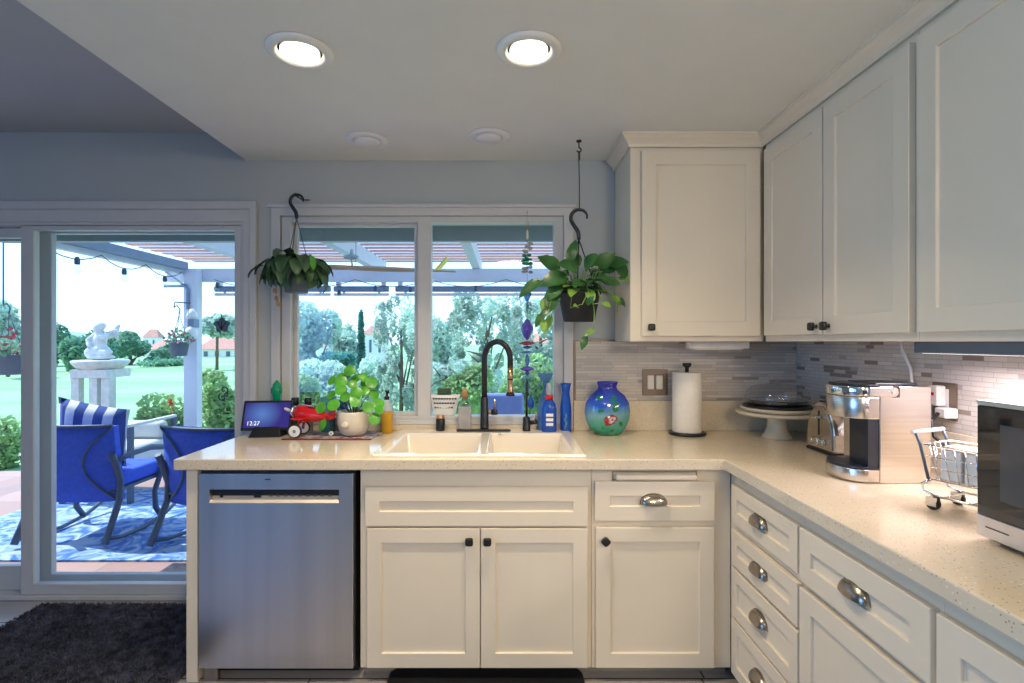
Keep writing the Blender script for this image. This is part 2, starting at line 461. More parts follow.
# ================================================================== THE SETTING
CT, CU = 0.845, 0.804            # counter top, counter underside
YW, XR = 2.60, 1.443             # window wall, right wall
struct(MB().box(-4.3, -2.7, -0.06, 1.6, 2.74, 0).build('floor', M['floor']))
xs = [-4.3, -3.75, -1.30, -1.12, 0.285, 1.6]; zs = [0, 0.885, 1.88, 1.905, 2.5]
def keepw(i, j):
    if i == 1 and j < 2: return False
    if i == 3 and j in (1, 2): return False
    return True
struct(MB().slab(xs, zs, keepw, YW, 2.74, 'XZ').build('wall_back', M['wall']))
struct(MB().box(XR, -2.7, 0, 1.6, YW, 2.5).build('wall_right', M['wall']))
struct(MB().box(-4.3, -2.7, 0, -4.2, YW, 2.5).build('wall_left', M['wall']))
struct(MB().box(-4.2, -2.7, 0, XR, -2.6, 2.5).build('wall_rear', M['wall']))
struct(MB().box(-1.285, -2.6, 2.18, XR, YW, 2.5).build('ceiling_kitchen', M['ceiling']))
struct(MB().box(-4.2, -2.6, 2.32, -1.285, YW, 2.5).build('ceiling_dining', M['ceiling_dim']))

# window over the sink
win = struct(thing('window_1', None, None))
MB().slab([-1.159, -1.115, 0.285, 0.332], [0.874, 0.895, 1.905, 1.944], lambda i, j: not (i == 1 and j == 1), 2.586, 2.599, 'XZ').build('casing', M['trim'], win, bevel=0.003)
MB().box(-1.175, 2.582, 1.944, 0.345, 2.599, 1.962).build('head_trim', M['trim'], win, bevel=0.003)
MB().slab([-1.115, -1.07, -0.439, -0.374, 0.2377, 0.285], [0.89, 0.913, 1.876, 1.905], lambda i, j: not (i in (1, 3) and j == 1), 2.604, 2.68, 'XZ').build('window_frame', M['trim'], win, bevel=0.003)
MB().slab([-1.07, -1.05, -0.462, -0.439], [0.913, 0.93, 1.862, 1.876], lambda i, j: not (i == 1 and j == 1), 2.645, 2.67, 'XZ').build('sash', M['trim'], win, bevel=0.002)
MB().box(-1.06, 2.655, 0.92, -0.45, 2.659, 1.87).build('pane', M['glass'], win)
MB().box(-0.374, 2.650, 0.914, 0.237, 2.654, 1.875).build('pane', M['glass'], win)
# sliding glass door
door = struct(thing('door_1', None, None))
MB().slab([-3.83, -3.79, -1.262, -1.228], [0, 1.935, 1.974], lambda i, j: not (i == 1 and j == 0), 2.575, 2.599, 'XZ').build('casing', M['trim'], door, bevel=0.004)
MB().slab([-3.79, -3.75, -1.298, -1.262], [0, 1.875, 1.935], lambda i, j: not (i == 1 and j == 0), 2.586, 2.599, 'XZ').build('inner_casing', M['trim'], door, bevel=0.003)
MB().slab([-3.75, -3.735, -1.315, -1.30], [0, 0.022, 1.862, 1.88], lambda i, j: not (i == 1 and j == 1), 2.60, 2.74, 'XZ').build('door_frame', M['trim'], door, bevel=0.002)
p = MB().slab([-2.416, -2.352, -1.352, -1.316], [0.023, 0.0775, 1.838, 1.861], lambda i, j: not (i == 1 and j == 1), 2.612, 2.65, 'XZ').build('sliding_panel', M['trim'], door, bevel=0.004)
MB().box(-2.356, 2.629, 0.07, -1.348, 2.633, 1.842).build('pane', M['glass'], p)
p = MB().slab([-3.734, -3.67, -2.45, -2.40], [0.023, 0.145, 1.81, 1.861], lambda i, j: not (i == 1 and j == 1), 2.662, 2.695, 'XZ').build('fixed_panel', M['trim'], door, bevel=0.004)
MB().box(-3.675, 2.677, 0.14, -2.445, 2.681, 1.815).build('pane', M['glass'], p)
MB().slab([-2.435, -2.342, -1.335, -1.316], [0.023, 0.085, 1.84, 1.861], lambda i, j: not (i == 1 and j == 1), 2.705, 2.738, 'XZ').build('outer_frame', M['trim'], door, bevel=0.004)

# crown moulding along the wall cabinets
mb = MB()
prof = [(0.001, 2.126), (0.010, 2.126), (0.012, 2.137), (0.020, 2.148), (0.034, 2.160), (0.040, 2.168), (0.046, 2.170), (0.046, 2.1795), (0.001, 2.1795)]
cols = []
for (o, z) in prof: cols.append([mb.add(q) for q in ((0.54 - o, 2.598, z), (0.54 - o, 2.28 - o, z), (1.118 - o, 2.28 - o, z), (1.118 - o, 0.45, z))])
for i in range(len(prof)):
    a, b = cols[i], cols[(i + 1) % len(prof)]
    for k in range(3): mb.face((a[k], a[k + 1], b[k + 1], b[k]))
mb.face([c[0] for c in cols]); mb.face([c[3] for c in cols])
struct(mb.build('trim_1', M['cab']))

# tiled splashbacks with a bronze edge strip
struct(MB().box(0.345, 2.592, 0.995, XR - 0.009, 2.599, 1.283).build('trim_2', M['tileX']))
struct(MB().box(1.434, -0.55, 0.995, 1.442, 2.591, 1.283).build('trim_3', M['tileY']))
mb = MB(); mb.slab([0.334, 0.344, 0.538], [0.995, 1.284, 1.293], lambda i, j: (i == 0) or j == 1, 2.588, 2.599, 'XZ')
struct(mb.build('trim_4', M['bronze']))

# ================================================================== COUNTER AND CABINETS
ct = thing('countertop', 'long L shaped speckled beige stone worktop running under the window and along the right wall', 'countertop')
mb = MB().slab([-1.239, -0.497, 0.292, 0.813, 1.442], [-0.6, 1.954, 2.005, 2.556, 2.598],
               lambda i, j: (i == 3) or (j >= 1 and not (i == 1 and j == 2)), CU, CT, 'XY')
mb.build('slab', M['counter'], ct, bevel=0.004)
MB().box(0.333, 2.578, CT + .0005, 1.42, 2.598, 0.994).build('splash_strip', M['counter'], ct, bevel=0.002)
MB().box(1.421, -0.55, CT + .0005, 1.441, 2.598, 0.994).build('splash_strip', M['counter'], ct, bevel=0.002)
MB().box(-1.225, 2.585, CT + .0005, 0.332, 2.598, 0.873).build('window_ledge', M['counter'], ct, bevel=0.002)

def cup_pull(parent, x, z, y, T=None, name='cup_pull'):
    mb = MB(); nu, nv = 14, 7; a, h, d = 0.050, 0.036, 0.027
    g = [[mb.add((x - a * math.cos(PI * i / nu), y - 0.002 - d * math.sin(PI * i / nu) ** .7 * math.sin(PI / 2 * j / nv), z - .016 + h * math.sin(PI * i / nu) ** .7 * math.cos(PI / 2 * j / nv))) for j in range(nv + 1)] for i in range(nu + 1)]
    for i in range(nu):
        for j in range(nv): mb.face((g[i][j], g[i + 1][j], g[i + 1][j + 1], g[i][j + 1]), 0, True)
    # back flange
    b = len(mb.v)
    ring = [(x - 0.052 * math.cos(PI * i / nu), z - .018 + 0.042 * math.sin(PI * i / nu) ** .8) for i in range(nu + 1)]
    fr = [mb.add((q[0], y - 0.003, q[1])) for q in ring] ; bk = [mb.add((q[0], y, q[1])) for q in ring]
    mb.face(fr); mb.face(bk[::-1])
    for i in range(len(ring)): j = (i + 1) % len(ring); mb.face((fr[i], fr[j], bk[j], bk[i]))
    if T is not None: mb.xf(0, T)
    return mb.build(name, M['nickel'], parent, fix=True)
def knob(parent, x, z, y, T=None, rot=0.0, s=0.0155):
    mb = MB()
    mb.lathe([(0.008, 0), (0.006, 0.004), (0.005, 0.014)], (0, 0, 0), 12)
    b = len(mb.v)
    mb.ell((0, 0, 0), 1, 1, 1, 20, 10)
    for i in range(b, len(mb.v)):
        x_, y_, z_ = (math.copysign(abs(q) ** .5, q) for q in mb.v[i]); mb.v[i] = (x_ * s * .98, y_ * s * .98, .0205 + z_ * .0075)
    mb.xf(0, Matrix.Translation((x, y, z)) @ Matrix.Rotation(PI / 2, 4, 'X') @ Matrix.Rotation(rot, 4, 'Z'))
    if T is not None: mb.xf(0, T)
    return mb.build('knob', M['black'], parent)
def front(parent, name, x0, z0, x1, z1, y, T=None, st=0.055):
    mb = MB().shaker(x0, z0, x1, z1, y, 0.0195, st)
    if T is not None: mb.xf(0, T)
    return mb.build(name, M['cab'], parent, bevel=0.0018)
def carcass(parent, x0, x1, y0, y1, z0, z1, toe=None):
    MB().slab([x0, x0 + .018, x1 - .018, x1], [y0, y0 + .02, y1 - .012, y1], lambda i, j: not (i == 1 and j == 1), z0, z1, 'XY').build('body', M['cab'], parent, bevel=0.0015)
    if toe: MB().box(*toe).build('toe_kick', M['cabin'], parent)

FY = 1.995; DY = 1.975
end = MB().box(-1.205, 1.978, 0, -1.163, 2.57, CU - .001).build('end_panel', M['cab'], bevel=0.002)
tag(end, 'tall narrow white side panel closing the counter run left of the dishwasher', 'cabinet panel')

dw = thing('dishwasher', 'stainless steel dishwasher with a recessed pocket handle, under the left end of the counter', 'dishwasher')
MB().slab([-1.156, -1.114, -0.628, -0.574], [0.055, 0.676, 0.727, 0.787], lambda i, j: not (i == 1 and j == 1), DY - .003, DY + .02, 'XZ').build('door', M['steel'], dw, bevel=0.002)
hp = MB()
hp.box(-1.114, DY + .042, 0.676, -0.628, DY + .046, 0.727)
hp.build('pocket_back', M['black'], dw)
hp = MB(); b = [hp.add(q) for q in ((-1.1138, DY - .002, 0.6775), (-0.6282, DY - .002, 0.6775), (-0.6282, DY + .034, 0.712), (-1.1138, DY + .034, 0.712), (-1.1138, DY - .002, 0.6762), (-0.6282, DY - .002, 0.6762), (-0.6282, DY + .034, 0.6762), (-1.1138, DY + .034, 0.6762))]
for q in ((0, 1, 2, 3), (7, 6, 5, 4), (0, 4, 5, 1), (1, 5, 6, 2), (2, 6, 7, 3), (3, 7, 4, 0)): hp.face([b[i] for i in q])
hl = hp.build('pocket_ledge', M['steel_lit'], dw)
for (xa, wd) in ((-1.085, .012), (-0.955, .026)): MB().box(xa, DY + .014, 0.6925, xa + wd, DY + .029, 0.7085).build('button', M['black'], hl)
for k in range(9): MB().box(-0.90 + k * .028, DY + .017, 0.694, -0.885 + k * .028, DY + .024, 0.7025).build('control_mark', M['bronze'], hl)
MB().box(-1.158, DY + .02, 0.05, -0.571, 2.55, 0.795).build('tub', M['black'], dw)
MB().box(-0.905, DY - .004, 0.764, -0.885, DY - .003, 0.768).build('badge', M['dark'], dw)
MB().box(-1.15, 2.05, 0.0, -0.575, 2.07, 0.05).build('toe_kick', M['black'], dw)
MB().box(-1.14, DY + .01, 0.0, -1.09, DY + .03, 0.049).build('foot', M['nickel'], dw)

sc = thing('base_cabinet', 'white two door base cabinet with two black knobs, under the sink', 'cabinet')
carcass(sc, -0.553, 0.3235, FY, 2.575, 0.045, CU - .001, (-0.553, 2.045, 0, 0.3235, 2.06, 0.0449))
front(sc, 'false_drawer', -0.531, 0.589, 0.3085, 0.736, DY)
d = front(sc, 'door', -0.524, 0.055, -0.0985, 0.580, DY); knob(d, -0.1375, 0.537, DY)
d = front(sc, 'door', -0.0945, 0.055, 0.307, 0.580, DY); knob(d, -0.0695, 0.537, DY)

nc = thing('base_cabinet', 'white single door base cabinet with one drawer and a pull-out board', 'cabinet')
carcass(nc, 0.325, 0.8535, FY, 2.575, 0.045, CU - .001, (0.325, 2.045, 0, 0.8535, 2.06, 0.0449))
d = front(nc, 'drawer', 0.335, 0.608, 0.786, 0.757, DY); cup_pull(d, 0.555, 0.690, DY)
d = front(nc, 'door', 0.339, 0.055, 0.783, 0.584, DY); knob(d, 0.372, 0.538, DY, rot=PI / 4)
MB().box(0.41, DY - .012, 0.7615, 0.718, DY + .018, 0.785).build('pull_out_board', M['cab'], nc, bevel=0.011, seg=4)
MB().slab([0.402, 0.408, 0.72, 0.726], [0.7575, 0.7605, 0.787, 0.791], lambda i, j: not (i == 1 and j == 1), DY + .0185, DY + .0195, 'XZ').build('board_slot', M['cabin'], nc)

def TR(y0): return Matrix(((0, 1, 0, 0.835), (-1, 0, 0, y0), (0, 0, 1, 0), (0, 0, 0, 1)))
bank = thing('drawer_unit', 'stack of four white drawers with cup pulls, in the corner of the right counter run', 'drawer unit')
carcass(bank, 0.855, 1.40, 1.5005, 1.9935, 0.045, CU - .001, (0.905, 1.5005, 0, 0.92, 1.968, 0.0449))
T = TR(1.948)
for (z0, z1) in ((0.617, 0.755), (0.462, 0.590), (0.275, 0.450), (0.058, 0.265)):
    d = front(bank, 'drawer', 0.0, z0, 0.441, z1, 0, T, st=0.045); cup_pull(d, 0.205, (z0 + z1) / 2 + .004, 0.009, T)
for (ya, yb, lab) in ((1.024, 1.4995, 'white base cabinet with a wide drawer over a door, middle of the right counter run'),
                      (0.53, 1.0235, 'white base cabinet nearest the bottom right corner of the view, below the microwave')):
    u = thing('base_cabinet', lab, 'cabinet')
    carcass(u, 0.855, 1.40, ya, yb, 0.045, CU - .001, (0.905, ya, 0, 0.92, yb, 0.0449))
    T = TR(yb - 0.004)
    wd = yb - ya - .014
    d = front(u, 'drawer', 0, 0.605, wd, 0.757, 0, T); cup_pull(d, wd / 2, 0.687, 0.009, T)
    d = front(u, 'door', 0, 0.055, wd, 0.586, 0, T); knob(d, wd - 0.03, 0.54, 0, T)

# wall cabinets
u = thing('wall_cabinet', 'white single door wall cabinet with a black knob above the paper towels', 'cabinet')
carcass(u, 0.54, 1.1165, 2.28, 2.598, 1.284, 2.1255)
MB().box(0.558, 2.30, 1.30, 1.0985, 2.586, 1.312).build('floor_board', M['cab'], u)
MB().box(0.54, 2.28, 2.1257, 1.1165, 2.598, 2.1795).build('top_rail', M['cab'], u)
d = front(u, 'door', 0.585, 1.307, 1.096, 2.107, 2.26, st=0.062); knob(d, 0.622, 1.345, 2.26)
def TU(y0): return Matrix(((0, 1, 0, 1.098), (-1, 0, 0, y0), (0, 0, 1, 0), (0, 0, 0, 1)))
for (ya, yb, doors, lab) in ((1.4205, 2.2595, ((0.022, 0.4345, 1), (0.4415, 0.828, 0)), 'white double door wall cabinet with paired black knobs above the coffee maker'),
                             (0.45, 1.4195, ((0.016, 0.48, 1), (0.487, 0.95, 0)), 'white wall cabinet nearest the camera, at the right edge above the microwave')):
    u = thing('wall_cabinet', lab, 'cabinet')
    MB().slab([1.118, 1.138, 1.43, 1.4335], [ya, ya + .018, yb - .018, yb], lambda i, j: not (i == 1 and j == 1), 1.284, 2.1255, 'XY').build('body', M['cab'], u, bevel=0.0015)
    MB().box(1.1385, ya + .0185, 1.30, 1.4295, yb - .0185, 1.312).build('floor_board', M['cab'], u)
    MB().box(1.118, ya, 2.1257, 1.4335, yb, 2.1795).build('top_rail', M['cab'], u)
    T = TU(yb)
    for (a, b, side) in doors:
        d = front(u, 'door', a, 1.309, b, 2.100, 0, T, st=0.062)
        knob(d, (b - .032) if side else (a + .032), 1.337, 0, T)

# sink
sk = thing('sink', 'white enamel double bowl drop-in sink under the window', 'sink')
mb = MB()
xs_ = [-0.512, -0.462, -0.115, -0.07, 0.258, 0.307]; ys_ = [1.992, 2.03, 2.455, 2.568]
zt = CT + 0.010
g = {}
def gv(i, j, z, inset=0.0, cx=0, cy=0):
    return mb.add((xs_[i] + cx * inset, ys_[j] + cy * inset, z))
V = [[mb.add((xs_[i], ys_[j], zt)) for j in range(4)] for i in range(6)]
for i in range(5):
    for j in range(3):
        if j == 1 and i in (1, 3):
            q = [V[i][1], V[i + 1][1], V[i + 1][2], V[i][2]]
            low = [mb.add((xs_[i] + .02, ys_[1] + .015, CT - .17)), mb.add((xs_[i + 1] - .02, ys_[1] + .015, CT - .17)), mb.add((xs_[i + 1] - .02, ys_[2] - .035, CT - .17)), mb.add((xs_[i] + .02, ys_[2] - .035, CT - .17))]
            for k in range(4): mb.face((q[k], q[(k + 1) % 4], low[(k + 1) % 4], low[k]))
            mb.face(low)
        else: mb.face((V[i][j], V[i + 1][j], V[i + 1][j + 1], V[i][j + 1]))
bo = [mb.add((x, y, CT + .0008)) for (x, y) in ((xs_[0], ys_[0]), (xs_[5], ys_[0]), (xs_[5], ys_[3]), (xs_[0], ys_[3]))]
ed = [[V[i][0] for i in range(6)], [V[5][j] for j in range(4)], [V[i][3] for i in range(5, -1, -1)], [V[0][j] for j in range(3, -1, -1)]]
for k in range(4): mb.face([bo[k]] + ed[k] + [bo[(k + 1) % 4]])
bs = mb.build('basin', M['sink'], sk, bevel=0.007, seg=3)
bs.modifiers['soft'].width = 0.007
for cx in (-0.29, 0.094): MB().lathe([(.045, 0), (.045, .003), (.03, .004), (.012, .002)], (cx, 2.25, CT - .1695), 20).build('drain', M['nickel'], sk)
MB().lathe([(.006, 0), (.006, .002)], (-0.03, 2.447, zt - .001), 12).build('overflow_mark', M['nickel'], sk)

# ================================================================== LAMPS, SWITCHES, FITTINGS
def downlight(x, y, lab, lit, grp):
    z = 2.1795
    u = thing('ceiling_light' if lit else 'ceiling_speaker', lab, 'ceiling light' if lit else 'speaker', group=grp)
    if lit:
        MB().lathe([(.099, 0), (.099, -.006), (.090, -.012), (.074, -.014), (.071, -.010), (.066, -.004), (.066, 0)], (x, y, z), 40).build('trim_ring', M['white'], u)
        MB().lathe([(.058, 0), (.058, -.0105), (.045, -.0125), (.0, -.013)], (x, y, z - .002), 32).build('lens', M['lens'], u)
        l = lamp('downlight_bulb', 'AREA', (x, y, z - .022), (0, 0, 0), 10, (1.0, 0.82, 0.58), 0.1, None, 2.1)
    else:
        MB().lathe([(.092, 0), (.092, -.005), (.084, -.010), (.060, -.011), (.058, -.008)], (x, y, z), 40).build('rim', M['white'], u)
        MB().lathe([(.057, 0), (.057, -.014), (.046, -.020), (.0, -.022)], (x, y, z), 32).build('grille', M['white'], u)
downlight(-0.634, 1.616, 'lit round white ceiling downlight, the left one of the two', True, 'lit ceiling downlights')
downlight(0.07, 1.608, 'lit round white ceiling downlight, the right one of the two', True, 'lit ceiling downlights')
downlight(-0.616, 2.328, 'unlit round white ceiling disc above the left window pane', False, 'round ceiling discs')
downlight(-0.074, 2.29, 'unlit round white ceiling disc near the window, right of its twin', False, 'round ceiling discs')

u = thing('under_cabinet_light', 'unlit pale bar lamp under the single door wall cabinet', 'lamp')
MB().box(0.84, 2.40, 1.252, 1.115, 2.46, 1.2838).build('housing', M['white'], u, bevel=0.005)
MB().box(0.868, 2.405, 1.246, 1.087, 2.455, 1.2518).build('diffuser', M['paper'], u, bevel=0.002)
u = thing('under_cabinet_light', 'dark bar lamp lit beneath the right wall cabinets, shining on the tiles', 'lamp')
MB().box(1.215, 0.95, 1.250, 1.275, 1.565, 1.2838).build('housing', M['potgrey'], u, bevel=0.004)
MB().box(1.225, 0.97, 1.2493, 1.265, 1.545, 1.2498).build('diffuser', M['ledlens'], u)
lamp('under_cabinet_bulb', 'AREA', (1.30, 1.25, 1.243), (0, 0.25, 0), 8.5, (1.0, 0.85, 0.88), 0.05, 0.58)
u = tag(MB().tube([(1.40, 1.86, 1.282), (1.402, 1.855, 1.25), (1.414, 1.835, 1.19), (1.416, 1.825, 1.10), (1.408, 1.82, 0.96), (1.405, 1.82, 0.851)], 0.005, 8).build('power_cord', M['white']), 'white lamp cord hanging down the tiles behind the coffee maker', 'cord')

u = thing('light_switch', 'bronze double rocker switch plate on the back tiles beside the paper towels', 'switch')
MB().slab([0.672, 0.697, 0.729, 0.740, 0.772, 0.797], [1.018, 1.048, 1.118, 1.147], lambda i, j: not (i in (1, 3) and j == 1), 2.585, 2.5915, 'XZ').build('plate', M['bronze'], u, bevel=0.002)
for x in (0.713, 0.756): MB().box(x - .0155, 2.583, 1.0485, x + .0155, 2.5905, 1.1175).build('rocker', M['paper'], u, bevel=0.003)

u = thing('wall_outlet', 'bronze outlet plate on the right wall tiles behind the shopping cart', 'outlet')
MB().box(1.428, 1.665, 1.03, 1.4338, 1.76, 1.15).build('plate', M['bronze'], u, bevel=0.002)
MB().box(1.4255, 1.692, 1.05, 1.4279, 1.733, 1.13).build('socket_face', M['white'], u, bevel=0.001)
u = thing('plug_adapter', 'white plug adapter with a red light in the bronze wall outlet', 'plug')
MB().box(1.395, 1.70, 1.075, 1.425, 1.735, 1.14).build('housing', M['white'], u, bevel=0.004)
MB().box(1.3935, 1.712, 1.108, 1.3949, 1.722, 1.118).build('indicator', M['red'], u)
MB().box(1.385, 1.655, 1.04, 1.4275, 1.699, 1.072).build('plug', M['white'], u, bevel=0.005)
tag(MB().tube([(1.38, 1.677, 1.055), (1.355, 1.672, 1.03), (1.35, 1.655, 0.985), (1.365, 1.63, 0.955), (1.39, 1.62, 0.93), (1.40, 1.61, 0.87), (1.39, 1.60, 0.851)], 0.0055, 8).build('appliance_cord', M['black']), 'black appliance cord looping down from the white plug', 'cord')

# ================================================================== ON THE COUNTER, LEFT
C = CT + 0.0006
sd = thing('smart_display', 'black smart display with a purple screen showing the time 12:27', 'smart display')
st = MB()
def tilt(o, x, y, z, a): o.location = (x, y, z); o.rotation_euler = (a, 0, 0.10)
MB().box(-.112, 0, 0, .112, .010, .142).build('screen_case', M['black'], sd, bevel=0.008, seg=3)
case = sd.children[0]
scr_m = bpy.data.materials.new('purple blue screen'); scr_m.use_nodes = True
t = scr_m.node_tree; b = t.nodes['Principled BSDF']; b.inputs['Roughness'].default_value = 0.1
b.inputs['Base Color'].default_value = (0.01, 0.01, 0.02, 1)
c_ = t.nodes.new('ShaderNodeTexCoord'); gr = t.nodes.new('ShaderNodeTexGradient'); gr.gradient_type = 'SPHERICAL'
mp = t.nodes.new('ShaderNodeMapping'); mp.inputs['Location'].default_value = (0.25, 0, -1.0); mp.inputs['Scale'].default_value = (11, 1, 13)
r_ = t.nodes.new('ShaderNodeValToRGB')
r_.color_ramp.elements[0].color = (0.055, 0.035, 0.34, 1); r_.color_ramp.elements[1].color = (0.16, 0.36, 0.95, 1)
t.links.new(c_.outputs['Object'], mp.inputs[0]); t.links.new(mp.outputs[0], gr.inputs[0]); t.links.new(gr.outputs[1], r_.inputs[0])
t.links.new(r_.outputs[0], b.inputs['Emission Color']); b.inputs['Emission Strength'].default_value = 0.8
MB().box(-.101, -.0012, .012, .101, -.0004, .130).build('screen', scr_m, case)
wt = mat('screen text', (0.85, 0.9, 1.0), 0.5, emit=0.9)
text('12:27', 'clock_digits', 0.027, wt, case, (-0.058, -0.0016, 0.032), (PI / 2, 0, 0))
tilt(case, -1.112, 2.425, C + .028, -0.35)
mb = MB(); b0 = len(mb.v)
for (x0, x1, y0, y1, z) in ((-.075, .075, -.03, .075, 0), (-.07, .07, -.026, .07, .006), (-.055, .055, .012, .052, .052)):
    for q in ((x0, y0), (x1, y0), (x1, y1), (x0, y1)): mb.add((q[0], q[1], z))
for k in (0, 4):
    for i in range(4): mb.face((k + i, k + (i + 1) % 4, k + 4 + (i + 1) % 4, k + 4 + i))
mb.face((3, 2, 1, 0)); mb.face((8, 9, 10, 11))
o = mb.build('base', M['black'], sd, bevel=0.004); o.location = (-1.106, 2.425, C); o.rotation_euler = (0, 0, 0.10)

mb = MB()
prof = [(.022, 0), (.024, .006), (.017, .03), (.021, .07), (.024, .11), (.016, .15), (.022, .18), (.024, .205), (.017, .232), (.004, .25)]
mb.lathe(prof, (-1.115, 2.555, C), 18)
gf = thing('glass_figurine', 'slim emerald green glass figurine standing behind the smart display', 'figurine')
mb.build('body', M['greenglass'], gf)
for (dx, z, s) in ((-.017, .20, 1), (.020, .205, 1), (-.020, .12, 1.1), (.021, .08, 1.1)):
    MB().ell((-1.115 + dx, 2.548, C + z), .010 * s, .010, .018 * s, 10, 6).build('lobe', M['greenglass'], gf)

# woven cloth
cl = brick_mat('woven cloth', ('X', 'Y'), 0.03, 0.012, 0.0015, [(0, (0.50, 0.46, 0.46)), (.35, (0.08, 0.07, 0.10)), (.55, (0.55, 0.52, 0.50)), (.85, (0.22, 0.03, 0.04))], (0.30, 0.26, 0.26), 0.85)
u = thing('place_mat', 'patterned woven mat with a dark red border under the toy plane and plant', 'mat')
a = MB().slab([-0.985, -0.93, -0.86, -0.79, -0.72, -0.65, -0.60], [2.352, 2.42, 2.49, 2.562], lambda i, j: True, C, C + .003, 'XY')
for i, p in enumerate(a.v):
    a.v[i] = (p[0] + (p[1] - 2.35) * 0.28 * (1 if p[0] < -.75 else 0.1), p[1] + (0.0), p[2])
a.build('weave', cl, u)
rb = mat('dark red border', (0.20, 0.02, 0.03), 0.85, noise=0.3, scale=60)
MB().box(-1.0, 2.335, C, -0.60, 2.3515, C + .0045).build('border', rb, u, bevel=0.002)

# red toy plane
tp = thing('toy_plane', 'red metal toy airplane with white wheels on the patterned mat', 'toy airplane')
px, py, pz = -0.888, 2.42, C + .0036
mb = MB().lathe([(.006, -.115), (.024, -.108), (.037, -.085), (.041, -.055), (.039, -.02), (.033, .02), (.024, .06), (.014, .10), (.006, .125)], (0, 0, 0), 22, 'X', sy=1.05)
mb.build('fuselage', M['red'], tp, loc=(px, py, pz + .098), rot=(0, 0.10, -0.25))
fz = tp.children[0]; fz.scale = (.88, .95, .95)
MB().lathe([(.020, -.128), (.027, -.122), (.027, -.112), (.022, -.108)], (0, 0, 0), 18, 'X').build('engine_cowl', M['chrome'], fz)
pr = MB()
for s in (-1, 1): pr.ell((-.136, 0, s * .028), .004, .008, .030, 10, 6)
pr.lathe([(.004, -.142), (.007, -.134), (.006, -.128)], (0, 0, 0), 10, 'X')
pr.build('propeller', M['white'], fz, rot=(1.2, 0, 0))
MB().lathe([(.030, 0), (.031, .008), (.026, .010), (.024, .004)], (-.012, 0, .030), 20, sx=1.1, sy=.7).build('cockpit_rim', M['black'], fz)
MB().box(-.07, -.085, -.022, -.015, .085, -.014).build('wing', M['red'], fz, bevel=0.004)
mb = MB(); b = [mb.add(q) for q in ((.085, -.003, .01), (.125, -.003, .0), (.130, -.003, .045), (.110, -.003, .048), (.085, .003, .01), (.125, .003, .0), (.130, .003, .045), (.110, .003, .048))]
for q in ((0, 1, 2, 3), (7, 6, 5, 4), (0, 4, 5, 1), (1, 5, 6, 2), (2, 6, 7, 3), (3, 7, 4, 0)): mb.face([b[i] for i in q])
mb.build('tail_fin', M['red'], fz, bevel=0.002)
MB().box(.088, -.04, .008, .122, .04, .013).build('tail_plane', M['red'], fz, bevel=0.002)
for (x, y, r) in ((-.065, -.05, .030), (-.065, .055, .030), (.085, -.002, .013)):
    q = MB().lathe([(r * .8, -.007), (r, -.005), (r, .005), (r * .8, .007)], (px + x, py + y, pz + r), 22, 'Y').build('wheel', M['tyre'], tp)
    MB().lathe([(r * .84, -.0085), (r * .84, .0085)], (px + x, py + y, pz + r), 22, 'Y').build('wheel_disc', M['white'], q)
    MB().lathe([(r * .25, -.011), (r * .25, .011)], (px + x, py + y, pz + r), 12, 'Y').build('hub', M['nickel'], q)
MB().tube([(px - .05, py - .025, pz + .08), (px - .065, py - .042, pz + .03)], .006, 8).build('wheel_strut', M['red'], tp)
MB().tube([(px - .05, py + .025, pz + .08), (px - .065, py + .045, pz + .03)], .006, 8).build('wheel_strut', M['red'], tp)
MB().tube([(px + .080, py - .015, pz + .085), (px + .085, py - .003, pz + .013)], .003, 8).build('wheel_strut', M['black'], tp)

# bottles and cups behind the toy plane
for (x, lab, r, m) in ((-1.025, 'small dark bottle with black cap behind the red toy plane, next to the smart display', .023, 'black'), (-0.962, 'small clear bottle with black cap behind the red toy plane cockpit', .022, 'frost')):
    u = thing('spice_bottle', lab, 'bottle')
    MB().lathe([(r, 0), (r, .10), (r * .75, .122), (r * .6, .13)], (x, 2.555, C), 18).build('body', M[m] if m == 'frost' else M['leafdark'], u)
    MB().lathe([(r * .72, .131), (r * .80, .137), (r * .80, .162), (r * .7, .166)], (x, 2.555, C), 18).build('cap', M['black'], u)
u = thing('glass_tumbler', 'grey green glass tumbler with a blue mark behind the toy plane tail', 'tumbler')
MB().lathe([(.032, 0), (.038, .17), (.035, .17), (.029, .01)], (-0.862, 2.541, C), 22).build('glass', M['aquaglass'], u)
MB().ell((-0.862, 2.5045, C + .135), .016, .003, .009).build('blue_mark', M['blueglass'], u)
u = thing('blue_tumbler', 'small cobalt blue glass between the tumbler and the potted plant', 'tumbler')
MB().lathe([(.020, 0), (.028, .155), (.025, .155), (.017, .01)], (-0.795, 2.552, C), 20).build('glass', M['blueglass'], u)

